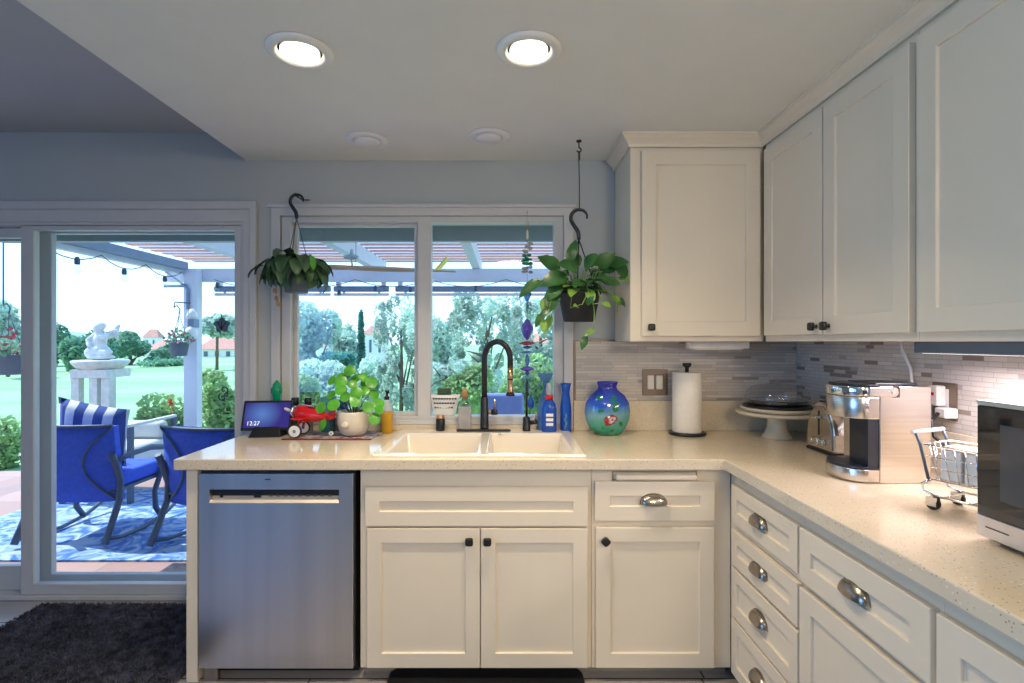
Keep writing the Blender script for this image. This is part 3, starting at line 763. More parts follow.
# pilea in cream pot
pp = thing('potted_plant', 'round leaved green plant in a cream face-shaped pot on the patterned mat', 'potted plant')
cx, cy = -0.712, 2.452
z0 = C + .0036
pot = MB().lathe([(.040, 0), (.056, .006), (.068, .03), (.075, .065), (.077, .10), (.074, .112), (.069, .112), (.070, .09), (.06, .085)], (cx, cy, z0), 30).build('pot', M['ceramic'], pp)
for (dx, z, rx, rz) in ((-.076, .094, .016, .014), (.076, .094, .016, .014)): MB().ell((cx + dx, cy - .012, z0 + z), rx, .014, rz).build('ear', M['ceramic'], pot)
MB().ell((cx - .018, cy - .072, z0 + .055), .020, .014, .016).build('snout', M['ceramic'], pot)
MB().lathe([(.068, 0), (.04, .006), (0.0, .008)], (cx, cy, z0 + .092), 20).build('soil', M['soil'], pp)
st = MB(); lf = MB()
R.seed(3)
spots = [(-.105, .255, 0), (-.02, .30, 0), (.045, .27, 0), (-.06, .27, .01), (.085, .245, 0), (-.10, .19, -.02), (-.045, .215, -.05), (.01, .24, -.05), (.06, .21, -.04), (.095, .19, 0), (-.135, .135, -.06), (.125, .15, -.03), (-.125, .06, -.07), (.135, .125, -.06), (.115, .085, -.07), (-.02, .185, -.07), (.03, .165, -.075), (-.07, .15, -.075), (.0, .265, .04), (.05, .235, .05), (-.08, .22, .05), (.09, .14, -.08), (-.05, .25, -.03), (.03, .20, -.06)]
for (dx, dz, dy) in spots:
    tip = Vector((cx + dx, cy + dy, z0 + dz)); root = Vector((cx + dx * .12 , cy + dy * .15, z0 + .095))
    mid = root.lerp(tip, .55) + Vector((0, 0, .025))
    st.tube([root, mid, tip], .0018, 5)
    rr = R.uniform(.022, .031)
    nrm = Vector((dx * 1.5 + R.uniform(-.1, .1), -0.25 + dy, .10 + R.uniform(0, .12))).normalized()
    if nrm.z < 0.05: nrm.z = .05
    u_ = nrm.cross(Vector((0, 0, 1))).normalized(); v_ = nrm.cross(u_)
    c0 = lf.add(tip + nrm * .001); ring = [lf.add(tip + (u_ * math.cos(a * PI / 7) + v_ * math.sin(a * PI / 7)) * rr - nrm * .004) for a in range(14)]
    for a in range(14): lf.face((c0, ring[a], ring[(a + 1) % 14]), 0, True)
st.build('stems', M['stem'], pp); lf.build('foliage', M['pilea'], pp, fix=False)

u = thing('soap_bottle', 'clear bottle of yellow soap with a black pump left of the sink', 'soap bottle')
bx, by = -0.575, 2.535
MB().lathe([(.026, 0), (.028, .005), (.028, .095), (.0275, .10)], (bx, by, C), 22).build('soap', M['yellow'], u)
MB().lathe([(.0292, .1005), (.0295, .112), (.022, .135), (.011, .15), (.011, .158)], (bx, by, C + .0003), 22).build('bottle', M['milky'], u)
MB().lathe([(.0125, .1585), (.0125, .172), (.006, .175), (.005, .195), (.009, .197), (.009, .203)], (bx, by, C), 16).build('pump', M['black'], u)
MB().tube([(bx, by, C + .2), (bx + .012, by - .02, C + .2), (bx + .016, by - .03, C + .193)], .004, 8).build('spout', M['black'], u)

# ================================================================== AT THE SINK
zs_ = zt + .0006
u = thing('ribbed_basket', 'pale tapered basket with lines of dark lettering and a wire handle on the window ledge', 'basket')
bx, by = -0.308, 2.632
mb = MB().lathe([(.052, 0), (.055, .008), (.070, .07), (.080, .105), (.077, .105), (.066, .07), (.05, .012)], (bx, by, 0.9135), 28, sy=.32)
mb.build('body', M['white'], u)
MB().tube([(bx - .076, by, 1.015)] + arc((bx - .01, by, 1.02), .068, PI, 0.25, 12), .0022, 6).build('wire_handle', M['potgrey'], u)
wm = mat('dark lettering', (0.04, 0.035, 0.035), 0.6)
for k, (z, n) in enumerate(((1.0, 9), (.977, 8), (.955, 7))):
    mb = MB(); yy = by - .0258 + .0045 * k * .9
    for i in range(n):
        xx = bx - .056 + .004 * k + i * .0135
        dd = ((xx + .005 - bx) / .09) ** 2 * .015
        mb.box(xx, yy - .0022 + dd, z - .004, xx + .010, yy - .001 + dd, z + .004)
    mb.build('lettering', wm, u)
MB().box(bx - .035, by - .012, 0.99, bx + .033, by + .012, 1.052).build('green_pack', M['leafdark'], u, bevel=0.004)

u = thing('candle_jar', 'small black jar with a copper lid at the back of the sink', 'jar')
jx, jy = -0.316, 2.53
MB().lathe([(.021, 0), (.022, .003), (.022, .056), (.021, .058)], (jx, jy, zs_), 22).build('body', M['black'], u)
MB().lathe([(.021, .0585), (.0215, .063), (.0205, .073), (.018, .074)], (jx, jy, zs_), 22).build('lid', M['gold'], u)

u = thing('soap_dispenser', 'frosted grey glass bottle with a wooden stopper left of the faucet', 'soap dispenser')
jx, jy = -0.199, 2.540
MB().slab([jx - .031, jx + .031], [jy - .016, jy + .024], lambda i, j: True, zs_ + .0, zs_ + .115, 'XY').build('body', M['frost'], u, bevel=0.006, seg=3)
MB().lathe([(.028, .1155), (.024, .132), (.015, .146), (.015, .152)], (jx, jy, zs_), 18, sy=.7).build('shoulder', M['clear'], u)
MB().lathe([(.0145, .1525), (.0145, .196), (.013, .198)], (jx, jy, zs_), 16).build('stopper', M['wood'], u)

fc = thing('faucet', 'tall black gooseneck faucet with copper accents and pull-down spray head', 'faucet')
fx, fy = -0.104, 2.535
MB().box(-0.236, fy - .042, zs_, 0.022, fy - .012, zs_ + .009).build('deck_plate', M['black'], fc, bevel=0.004)
MB().lathe([(.022, .0092), (.0205, .014), (.0195, .155), (.0165, .163)], (fx, fy, zs_), 24).build('body', M['black'], fc)
pts = [(fx, fy, zs_ + .16), (fx, fy, zs_ + .30)]
ar = [(fx + .062 - .062 * math.cos(a), fy - .05 * (1 - math.cos(a)) / 2, zs_ + .345 + .082 * math.sin(a)) for a in [PI * i / 16 for i in range(17)]]
pts += ar + [(fx + .124, fy - .052, zs_ + .305)]
MB().tube(pts, .0138, 14).build('gooseneck', M['black'], fc)
sp = MB().lathe([(.0135, .0), (.0140, -.045), (.0125, -.05), (.012, -.085), (.0145, -.105), (.016, -.118)], (fx + .124, fy - .052, zs_ + .3045), 20).build('spray_head', M['gold'], fc)
MB().lathe([(.0165, -.1185), (.021, -.124), (.021, -.132), (.017, -.134)], (fx + .124, fy - .052, zs_ + .3045), 20).build('nozzle', M['black'], sp)
MB().lathe([(.0143, -.052), (.0143, -.058)], (fx + .124, fy - .052, zs_ + .3045), 20).build('button_ring', M['black'], sp)
MB().lathe([(.011, .018), (.011, .034)], (fx, fy, zs_ + .088), 16, 'X').build('handle_collar', M['gold'], fc)
MB().lathe([(.0145, .0345), (.0145, .062), (.012, .064)], (fx, fy, zs_ + .088), 16, 'X').build('handle', M['black'], fc)
MB().tube([(fx + .048, fy, zs_ + .10), (fx + .050, fy - .005, zs_ + .15)], .0038, 8).build('lever', M['gold'], fc)

f2 = thing('filter_tap', 'slim black drinking water tap right of the tall faucet', 'tap')
gx, gy = 0.099, 2.525
MB().lathe([(.020, 0), (.019, .004), (.018, .062), (.012, .068)], (gx, gy, zs_), 20).build('body', M['black'], f2)
MB().tube([(gx, gy, zs_ + .066), (gx, gy, zs_ + .20)] + [(gx, gy - .045 + .045 * math.cos(a), zs_ + .20 + .045 * math.sin(a)) for a in [PI * i / 10 for i in range(1, 11)]] + [(gx, gy - .09, zs_ + .175)], .0058, 10).build('spout', M['black'], f2)
MB().lathe([(.010, .017), (.010, .05), (.008, .052)], (gx, gy, zs_ + .04), 14, 'X').build('handle', M['black'], f2)
MB().tube([(gx + .043, gy, zs_ + .049), (gx + .046, gy, zs_ + .088)], .004, 8).build('lever', M['gold'], f2)

# bottles right of the taps
u = thing('spray_bottle', 'clear pale blue spray bottle behind the red collared bottle', 'spray bottle')
bx, by = 0.196, 2.59
by = 2.612 - .055
MB().lathe([(.040, 0), (.043, .008), (.044, .10), (.036, .15), (.020, .19), (.014, .205), (.014, .22)], (bx, by, C), 24, sy=.62).build('bottle', M['lightblue'], u)
MB().lathe([(.017, .2205), (.017, .245)], (bx, by, C), 16).build('collar', M['lightblue'], u)
mb = MB(); b0 = len(mb.v); mb.box(-.045, -.012, .245, .034, .012, .285)
for i, p in enumerate(mb.v):
    if p[2] < .26: mb.v[i] = (p[0] * .5, p[1], p[2])
mb.build('spray_head', M['lightblue'], u, loc=(bx, by, C), bevel=0.005)
MB().tube([(bx - .02, by, C + .25), (bx - .034, by, C + .225), (bx - .036, by, C + .205)], .004, 8).build('trigger', M['lightblue'], u)

u = thing('cleaner_bottle', 'blue plastic bottle with a red collar and clear pump cap by the window', 'bottle')
bx, by = 0.205, 2.500
by = 2.500
MB().lathe([(.033, 0), (.036, .006), (.036, .11), (.028, .135), (.017, .148), (.0165, .152)], (bx, by, zt * 0 + zs_), 24, sy=.62).build('bottle', M['blueglass'], u)
MB().lathe([(.019, .1525), (.0195, .172), (.016, .174)], (bx, by, zs_), 18).build('collar', M['red'], u)
MB().lathe([(.0155, .1745), (.0165, .20), (.011, .225), (.008, .232)], (bx, by, zs_), 18).build('cap', M['milky'], u)
mb = MB()
for k in range(3):
    mb.box(-.016, -.0012, .030 + k * .022, .018, 0, .044 + k * .022)
mb.build('label_print', M['white'], u, loc=(bx, by - .0224, zs_))

u = thing('blue_bud_vase', 'slim cobalt blue glass vase with a flared lip beside the window frame', 'vase')
bx, by = 0.29, 2.545
MB().lathe([(.024, 0), (.027, .006), (.028, .06), (.027, .12), (.021, .165), (.018, .19), (.021, .215), (.027, .236), (.0235, .236), (.015, .19), (.018, .16)], (bx, by, C), 24).build('body', M['blueglass'], u)
mb = MB()
for k in range(4): mb.quad((bx - .006 + .005 * (k % 2), by - .0282, C + .03 + k * .018), (.2 * (-1) ** k, 0, 1), (1, 0, 0.2), .028, .010)
q = mb.build('etched_leaf', M['aquaglass'], u, fix=False)

# round art glass vase
vm = bpy.data.materials.new('art glass'); vm.use_nodes = True
t = vm.node_tree; b = t.nodes['Principled BSDF']; b.inputs['Roughness'].default_value = 0.06; b.inputs['Coat Weight'].default_value = 0.6
c_ = t.nodes.new('ShaderNodeTexCoord'); sp_ = t.nodes.new('ShaderNodeSeparateXYZ'); t.links.new(c_.outputs['Object'], sp_.inputs[0])
nz = t.nodes.new('ShaderNodeTexNoise'); nz.inputs['Scale'].default_value = 14; t.links.new(c_.outputs['Object'], nz.inputs['Vector'])
ad = t.nodes.new('ShaderNodeMath'); ad.operation = 'MULTIPLY_ADD'; ad.inputs[1].default_value = 0.10; t.links.new(nz.outputs[0], ad.inputs[0]); t.links.new(sp_.outputs['Z'], ad.inputs[2])
mr = t.nodes.new('ShaderNodeMapRange'); mr.inputs['From Min'].default_value = 0.05; mr.inputs['From Max'].default_value = 0.30; t.links.new(ad.outputs[0], mr.inputs[0])
rr = t.nodes.new('ShaderNodeValToRGB'); e = rr.color_ramp.elements
for _ in range(3): e.new(.5)
for el, (p, col) in zip(e, ((0, (.0, .10, .06)), (.14, (.02, .33, .20)), (.36, (.16, .36, .40)), (.58, (.03, .10, .55)), (.92, (.015, .02, .30)))): el.position = p; el.color = col + (1,)
t.links.new(mr.outputs[0], rr.inputs[0])
nz2 = t.nodes.new('ShaderNodeTexNoise'); nz2.inputs['Scale'].default_value = 38; t.links.new(c_.outputs['Object'], nz2.inputs['Vector'])
# red murrine flower with a pale ring on the front, and green leaf blots around it
def blot(cx, cz, r, soft=.15):
    a = t.nodes.new('ShaderNodeCombineXYZ'); t.links.new(sp_.outputs['X'], a.inputs[0]); t.links.new(sp_.outputs['Z'], a.inputs[1])
    d = t.nodes.new('ShaderNodeVectorMath'); d.operation = 'DISTANCE'; t.links.new(a.outputs[0], d.inputs[0]); d.inputs[1].default_value = (cx, cz, 0)
    w2 = t.nodes.new('ShaderNodeMath'); w2.operation = 'MULTIPLY_ADD'; w2.inputs[1].default_value = r * 2.4; t.links.new(nz2.outputs[0], w2.inputs[0]); t.links.new(d.outputs['Value'], w2.inputs[2])
    m2 = t.nodes.new('ShaderNodeMapRange'); m2.inputs['From Min'].default_value = r * (2.0 - soft); m2.inputs['From Max'].default_value = r * (2.0 + soft); m2.inputs['To Min'].default_value = 1; m2.inputs['To Max'].default_value = 0
    t.links.new(w2.outputs[0], m2.inputs[0]); return m2.outputs[0]
def over(base, fac, col):
    x = t.nodes.new('ShaderNodeMix'); x.data_type = 'RGBA'; t.links.new(fac, x.inputs[0]); t.links.new(base, x.inputs[6]); x.inputs[7].default_value = col + (1,); return x.outputs[2]
o_ = rr.outputs[0]
for (x, z, r) in ((.028, .15, .016), (.018, .175, .018), (-.04, .12, .014), (.05, .055, .015), (-.035, .035, .012), (.012, .025, .012), (.025, .125, .014), (-.045, .175, .012)): o_ = over(o_, blot(x, z, r), (.01, .20, .05))
o_ = over(o_, blot(.005, .078, .036), (.30, .012, .02)); o_ = over(o_, blot(.009, .078, .017), (.55, .45, .50)); o_ = over(o_, blot(.009, .078, .008), (.35, .02, .04))
t.links.new(o_, b.inputs['Base Color'])
vz = thing('art_glass_vase', 'rounded blue and green art glass vase with a red flower by the tiles', 'vase')
o = MB().lathe([(.05, 0), (.062, .003), (.085, .03), (.103, .07), (.108, .11), (.102, .15), (.082, .185), (.056, .205), (.046, .215), (.043, .228), (.049, .243), (.051, .250), (.046, .250), (.038, .228), (.05, .2)], (0, 0, 0), 40, sy=.62).build('body', vm, vz, loc=(0.478, 2.475, C))

pt = thing('paper_towel_holder', 'white paper towel roll on a black upright holder below the wall cabinet', 'paper towel holder')
tx, ty = 0.857, 2.487
MB().lathe([(.082, 0), (.086, .003), (.086, .010), (.08, .013)], (tx, ty, C), 36).build('base', M['black'], pt)
MB().lathe([(.018, .0135), (.066, .0135), (.067, .016), (.067, .290), (.066, .2925), (.018, .2925)], (tx, ty, C), 36).build('paper_roll', M['paper'], pt)
MB().lathe([(.009, .293), (.009, .315), (.019, .322), (.021, .332), (.018, .337)], (tx, ty, C), 20).build('finial', M['black'], pt)

cs = thing('cake_stand', 'cream pedestal cake stand with a glass dome in the counter corner', 'cake stand')
kx, ky = 1.236, 2.394
MB().lathe([(.064, 0), (.064, .006), (.052, .02), (.042, .05), (.040, .085), (.048, .097), (.165, .106), (.173, .113), (.173, .119), (.166, .121)], (kx, ky, C), 48).build('stand', M['cream'], cs)
tr = thing('cake_tray', 'cream plate with black serving disc on the pedestal cake stand', 'tray')
MB().lathe([(.10, .1215), (.145, .124), (.153, .135), (.153, .139), (.146, .14)], (kx, ky, C), 48).build('plate', M['cream'], tr)
MB().lathe([(.138, .1405), (.146, .145), (.146, .150), (.138, .152)], (kx, ky, C), 48).build('serving_disc', M['black'], tr)
MB().lathe([(.122, .1525), (.127, .157), (.127, .172), (.12, .175)], (kx, ky, C), 48).build('dark_dish', M['blackglass'], tr)
dm = thing('glass_dome', 'clear glass dome with a small knob covering the cake stand', 'dome')
MB().lathe([(.1355, .1525), (.1355, .188), (.128, .212), (.10, .234), (.05, .244), (.012, .246), (.009, .252), (.014, .259), (.014, .267), (.008, .271)], (kx, ky, C), 44).build('dome', M['clear'], dm)

# ================================================================== ON THE COUNTER, RIGHT
tt = thing('toaster', 'chrome toaster with a lever slot, partly hidden behind the coffee maker', 'toaster')
x0, x1, y0, y1 = 1.236, 1.415, 1.985, 2.165
hh = .200
mb = MB()
ring = []
pf = [(0, .012), (0, .05)] + [(.5 - .5 * math.cos(a), .06 + (hh - .06) * math.sin(a)) for a in [0.15 + (PI - .3) * i / 14 for i in range(15)]] + [(1, .05), (1, .012)]
a = [mb.add((x0 + .006, y1 - (y1 - y0) * u_, C + z)) for (u_, z) in pf]; b = [mb.add((x1, y1 - (y1 - y0) * u_, C + z)) for (u_, z) in pf]
n = len(pf)
for i in range(n): j = (i + 1) % n; mb.face((a[i], a[j], b[j], b[i]), 0, 2 <= i < n - 3)
mb.face(a[::-1]); mb.face(b)
mb.build('body', M['chrome'], tt, bevel=0.004)
mb = MB(); pf2 = [(.06, .022), (.06, .06)] + [(.5 - .44 * math.cos(q), .06 + (hh - .075) * math.sin(q)) for q in [0.15 + (PI - .3) * i / 14 for i in range(15)]] + [(.94, .06), (.94, .022)]
a = [mb.add((x0, y1 - (y1 - y0) * u_, C + z)) for (u_, z) in pf2]; b = [mb.add((x0 + .0058, y1 - (y1 - y0) * u_, C + z)) for (u_, z) in pf2]
n = len(pf2)
for i in range(n): j = (i + 1) % n; mb.face((a[i], a[j], b[j], b[i]))
mb.face(a[::-1]); mb.face(b)
fp = mb.build('end_panel', M['steelh'], tt, bevel=0.002)
ym = (y0 + y1) / 2
MB().box(x0 - .001, ym - .005, C + .07, x0 + .001, ym + .005, C + .165).build('lever_slot', M['black'], fp)
MB().box(x0 - .024, ym - .02, C + .135, x0 - .0015, ym + .02, C + .147).build('lever', M['chrome'], tt, bevel=0.004)
for dy, r in ((.035, .012), (0, .016), (-.035, .012)): MB().lathe([(r * .8, -.016), (r, -.010), (r, -.0005)], (x0, ym + dy, C + .045), 16, 'X').build('dial', M['chrome'], tt)
MB().box(x0 + .002, y0 - .003, C, x1, y1 + .003, C + .0118).build('base', M['black'], tt, bevel=0.004)
for dy in (-.032, .032): MB().box(x0 + .03, ym + dy - .013, C + hh - .012, x1 - .02, ym + dy + .013, C + hh + .0015).build('bread_slot', M['black'], tt)

cm = thing('coffee_maker', 'stainless single cup coffee maker with a dark drip bay on the right counter', 'coffee maker')
y0, y1 = 1.617, 1.79; yc = (y0 + y1) / 2
def dshape(xa, xb, r_, z0, z1, n=14):
    """box whose left end (xa) is rounded in plan"""
    mb = MB(); pts = [(xb, y0), (xb, y1)] + [(xa + r_ - r_ * math.sin(PI * i / n), yc + (y1 - yc) * math.cos(PI * i / n)) for i in range(n + 1)]
    a = [mb.add((p[0], p[1], z0)) for p in pts]; b = [mb.add((p[0], p[1], z1)) for p in pts]; k = len(pts)
    for i in range(k): j = (i + 1) % k; mb.face((a[i], a[j], b[j], b[i]), 0, 2 <= i < k - 1)
    mb.face(a[::-1]); mb.face(b); return mb
MB().box(1.151, y0, C, 1.311, y1, C + .300).build('body', M['steelh'], cm, bevel=0.003)
bd = dshape(1.056, 1.1505, .06, C + .004, C + .042).build('base', M['steelh'], cm, bevel=0.002)
dshape(1.058, 1.1503, .06, C + .0422, C + .050).build('drip_tray', M['navy'], cm, bevel=0.001)
MB().box(1.118, y0 + .004, C + .0505, 1.1503, y0 + .092, C + .198).build('drip_bay', M['navy'], cm)
hd = dshape(1.058, 1.1505, .06, C + .1985, C + .2665).build('head', M['steelh'], cm, bevel=0.003)
ld = dshape(1.054, 1.16, .064, C + .268, C + .298).build('lid_band', M['chrome'], cm, bevel=0.003)
MB().box(1.115, y0 - .006, C + .268, 1.19, y0 - .0005, C + .298).build('lid_handle', M['steelh'], cm, bevel=0.0025)
q = MB().lathe([(.0149, -.0065), (.0149, -.0006)], (1.19, y0, C + .283), 24, 'Y').build('handle_end', M['steelh'], cm)
MB().lathe([(.006, -.0085), (.006, -.0067)], (1.19, y0, C + .283), 16, 'Y').build('pivot', M['chrome'], q)
MB().box(1.1905, y0 - .003, C + .266, 1.211, y0 - .0002, C + .2995).build('hinge_gap', M['black'], cm)
dshape(1.066, 1.15, .06, C + .2985, C + .306).build('lid', M['navy'], cm, bevel=0.002)
MB().box(1.1505, y0 + .02, C + .3003, 1.285, y1 - .02, C + .309).build('tank_lid', M['navy'], cm, bevel=0.003)

sh = thing('mini_shopping_cart', 'miniature chrome wire shopping cart beside the coffee maker', 'miniature cart')
xa, xb, ya, yb = 0.02, 0.225, -.060, .060
zb, zt2 = .078, .168
mb = MB()
def P3(u, v, w_):   # tapered basket: u along the cart, v across, w up
    xl = xa + .018 * (1 - w_); xr = xb + .012 * w_ - .01
    return (xl + (xr - xl) * u, (v - .5) * (yb - ya) * (.86 + .14 * w_), zb + (zt2 - zb) * w_)
for w_ in (0, .33, .66, 1): mb.tube([P3(0, 0, w_), P3(1, 0, w_), P3(1, 1, w_), P3(0, 1, w_)], .0023 if w_ in (0, 1) else .0015, 6, closed=True)
for k in range(1, 9):
    u_ = k / 9
    mb.tube([P3(u_, 0, 1), P3(u_, 0, 0), P3(u_, 1, 0), P3(u_, 1, 1)], .0015, 5)
for k in range(1, 5):
    v = k / 5; mb.tube([P3(0, v, 1), P3(0, v, 0), P3(1, v, 0), P3(1, v, 1)], .0015, 5)
mb.build('wire_basket', M['chrome'], sh)
for yy in (ya, yb): MB().tube([(xa + .012, yy, zb), (xa - .008, yy, zt2), (xa - .018, yy, zt2 + .026)], .0038, 8).build('handle_post', M['potgrey'], sh)
MB().tube([(xa - .022, ya - .008, zt2 + .028), (xa - .022, yb + .008, zt2 + .028)], .0055, 10).build('push_bar', M['white'], sh)
mb = MB()
for yy in (ya + .006, yb - .006): mb.tube([(xa + .015, yy, zb), (xa - .006, yy, .062), (xa - .004, yy, .044), (xa + .03, yy, .036), (xb - .03, yy, .036), (xb - .012, yy, .047), (xb - .015, yy, zb)], .0034, 8)
for u_ in (.2, .5, .8): mb.tube([(xa + (xb - xa) * u_, ya + .006, .036), (xa + (xb - xa) * u_, yb - .006, .036)], .0022, 6)
mb.build('chassis', M['chrome'], sh)
for x in (xa + .02, xb - .03):
    for yy in (ya + .006, yb - .006):
        q = MB().lathe([(.012, -.007), (.016, -.005), (.016, .005), (.012, .007)], (x, yy, .016), 16, 'Y').build('wheel', M['tyre'], sh)
        MB().box(x - .012, yy - .011, .010, x + .012, yy - .0075, .034).build('wheel_fork', M['chrome'], q)
        MB().box(x - .012, yy + .0075, .010, x + .012, yy + .011, .034).build('wheel_fork', M['chrome'], q)
CL, CR = (1.150, 1.428, C), -1.18
sh.location = CL; sh.rotation_euler = (0, 0, CR)
for k in range(3):
    xk = xa + .055 + k * .052
    tag(MB().box(xk - .023, ya + .014, zb + .0045, xk + .023, yb - .014, zb + .080).build('sweetener_box', M['white'], loc=CL, rot=(0, 0, CR), bevel=0.003),
        ('white packet box in the small cart, nearest its handle', 'white packet box in the middle of the small cart', 'white packet box at the microwave end of the small cart')[k], 'box', 'packet boxes in the small cart')
pm = mat('kraft paper', (0.62, 0.46, 0.36), 0.9)
tag(MB().slab([xa + .02, xa + .07, xa + .12, xa + .17], [ya + .012, yb - .012], lambda i, j: True, zb + .0815, zb + .084, 'XY').build('paper_slip', pm, loc=CL, rot=(0, 0, CR)), 'flat brown paper slip lying over the boxes in the small cart', 'paper')

mw = thing('microwave', 'black glass and stainless microwave oven at the right edge of the counter', 'microwave')
x0, x1, y0, y1 = 1.046, 1.415, 0.66, 1.166
MB().box(x0 + .022, y0, C + .012, x1, y1, C + .308).build('case', M['navy'], mw, bevel=0.004)
dr = MB().box(x0, y0, C + .058, x0 + .0215, y1, C + .298).build('door', M['blackglass'], mw, bevel=0.002)
MB().box(x0 - .001, y0 + .12, C + .10, x0 - .0002, y1 - .055, C + .262).build('door_window', mat('smoky door window', (0.06, 0.065, 0.075), 0.12), dr, bevel=0.0003)
MB().box(x0 - .001, y0, C + .2985, x0 + .0215, y1, C + .309).build('top_trim', M['steel'], mw, bevel=0.001)
bt = MB().box(x0 - .001, y0, C + .012, x0 + .0215, y1, C + .0575).build('bottom_trim', M['steel'], mw, bevel=0.001)
MB().box(x0 - .0018, y1 - .075, C + .034, x0 - .0011, y1 - .022, C + .037).build('badge', M['navy'], bt)
for (x, y) in ((x0 + .04, y0 + .03), (x0 + .04, y1 - .03), (x1 - .03, y0 + .03), (x1 - .03, y1 - .03)): MB().lathe([(.012, 0), (.014, .0118)], (x, y, C), 12).build('foot', M['black'], mw)

# ================================================================== HANGING THINGS INSIDE
def hook_pts(x, y, z, s=1.0):
    """S-shaped pot hook: its eye at (x, y, z), the crook opening above"""
    P = [Vector(q) for q in [(x, y, z), (x - .004 * s, y, z + .03 * s), (x - .020 * s, y, z + .055 * s), (x - .030 * s, y, z + .075 * s), (x - .026 * s, y, z + .098 * s), (x - .008 * s, y, z + .112 * s), (x + .016 * s, y, z + .110 * s), (x + .030 * s, y, z + .095 * s), (x + .030 * s, y, z + .080 * s)]]
    out = []
    for i in range(len(P) - 1):
        p0, p1, p2, p3 = P[max(i - 1, 0)], P[i], P[i + 1], P[min(i + 2, len(P) - 1)]
        for k in range(4):
            t = k / 4
            out.append(.5 * ((2 * p1) + (p2 - p0) * t + (2 * p0 - 5 * p1 + 4 * p2 - p3) * t * t + (3 * p1 - p0 - 3 * p2 + p3) * t ** 3))
    return out + [P[-1]]
def taper(rs, n):
    return [rs[min(int(i * (len(rs) - 1) / (n - 1)), len(rs) - 2)] + (rs[min(int(i * (len(rs) - 1) / (n - 1)) + 1, len(rs) - 1)] - rs[min(int(i * (len(rs) - 1) / (n - 1)), len(rs) - 2)]) * ((i * (len(rs) - 1) / (n - 1)) % 1) for i in range(n)]

# trailing plant hanging by the left end of the window
hp = thing('hanging_plant', 'dark drooping plant in a slate grey pot hanging at the window left corner', 'hanging plant')
hx, hy = -0.985, 2.47
LZ = 0.05
MB().lathe([(.046, 1.462), (.052, 1.464), (.062, 1.56), (.066, 1.562), (.066, 1.572), (.061, 1.572), (.056, 1.545)], (hx, hy, LZ), 26).build('pot', M['potgrey'], hp)
MB().lathe([(.056, 1.546), (.02, 1.552), (0, 1.552)], (hx, hy, LZ), 18).build('soil', M['soil'], hp)
hk = MB().tube(hook_pts(hx, hy, 1.862, 1.0), taper([.007, .009, .0085, .008, .0075, .007, .006, .005, .004], 33), 10).build('hook', M['black'], hp)
for k in range(3):
    a = (.2, 2.9, 4.6)[k]
    MB().tube([(hx, hy, 1.862), (hx + .062 * math.cos(a), hy + .062 * math.sin(a), 1.568 + LZ)], .0022, 6).build('hanger_wire', M['potgrey'], hp)
R.seed(11)
lf = MB()
for k in range(90):
    a = R.uniform(0, 2 * PI); r0 = R.uniform(.01, .05); rr = R.uniform(.3, 1)
    bx_, by_ = hx + r0 * math.cos(a), hy + r0 * math.sin(a)
    d = Vector((math.cos(a) * 1.25, math.sin(a) * .55, R.uniform(.35, 1.05)))
    if by_ + d.y * .1 > 2.56: continue
    if k % 3 == 0: d.y = -abs(d.y) - .5; d.x *= .8
    lf.leaf((bx_, by_, 1.575 + LZ + R.uniform(0, .05)), d, (0, 0, 1), R.uniform(.12, .18), R.uniform(.055, .08), R.uniform(1.9, 2.6), .35, 0, False)
for (dx, dz, sx_, L) in ((-.09, 1.615, -1, .13), (-.14, 1.585, -1, .10), (.085, 1.60, 1, .10), (.10, 1.575, 1, .07), (-.05, 1.60, -1, .14)):
    lf.leaf((hx + dx, hy - .03, dz + LZ), (sx_, -.2, .1), (0, -.4, 1), L, .055, 1.3, .35, 0, False)
lf.build('foliage', M['leafdark'], hp, fix=False)
l2 = MB()
l2.leaf((hx + .088, hy - .07, 1.632 + LZ), (.25, -.2, -1), (.2, -1, .2), .075, .045, .3, .2, 0, False)
l2.build('bright_leaf', M['pilea'], hp, fix=False)
l3 = MB()
for (dx, dz) in ((-.095, 1.485), (-.088, 1.45), (-.082, 1.425)): l3.leaf((hx + dx, hy - .02, dz + LZ), (.2, -.2, -1), (0, -1, 0), .03, .02, .5, .2, 0, False)
l3.tube([(hx - .06, hy - .03, 1.575 + LZ), (hx - .09, hy - .03, 1.57), (hx - .082, hy - .02, 1.47)], .0015, 5)
l3.build('withered_stem', M['wood'], hp, fix=False)
u = thing('wall_hook', 'small dark peg on the wall carrying the left hanging plant', 'hook')
MB().tube([(hx + .01, 2.5988, 1.985), (hx + .005, 2.53, 1.966), (hx + .003, 2.455, 1.965), (hx + .003, 2.445, 1.975)], .004, 8).build('peg', M['black'], u)

# pothos hanging from the ceiling
hp = thing('hanging_plant', 'leafy pothos in a black pot hanging from the ceiling by the wall cabinet', 'hanging plant')
hx, hy = 0.325, 2.34
MB().lathe([(.062, 1.372), (.068, 1.374), (.092, 1.488), (.097, 1.490), (.097, 1.503), (.090, 1.503), (.085, 1.47)], (hx, hy, 0), 6 * 5).build('pot', M['potblack'], hp)
MB().lathe([(.085, 1.471), (.04, 1.48), (0, 1.48)], (hx, hy, 0), 20).build('soil', M['soil'], hp)
MB().tube(hook_pts(hx, hy, 1.738, 1.18), taper([.008, .0095, .009, .0085, .008, .0075, .0065, .005, .004], 33), 10).build('hook', M['black'], hp)
for k in range(3):
    a = (.25, 2.75, 4.5)[k]
    MB().tube([(hx, hy, 1.738), (hx + .091 * math.cos(a), hy + .091 * math.sin(a), 1.498)], .0026, 6).build('hanger_wire', M['black'], hp)
R.seed(5)
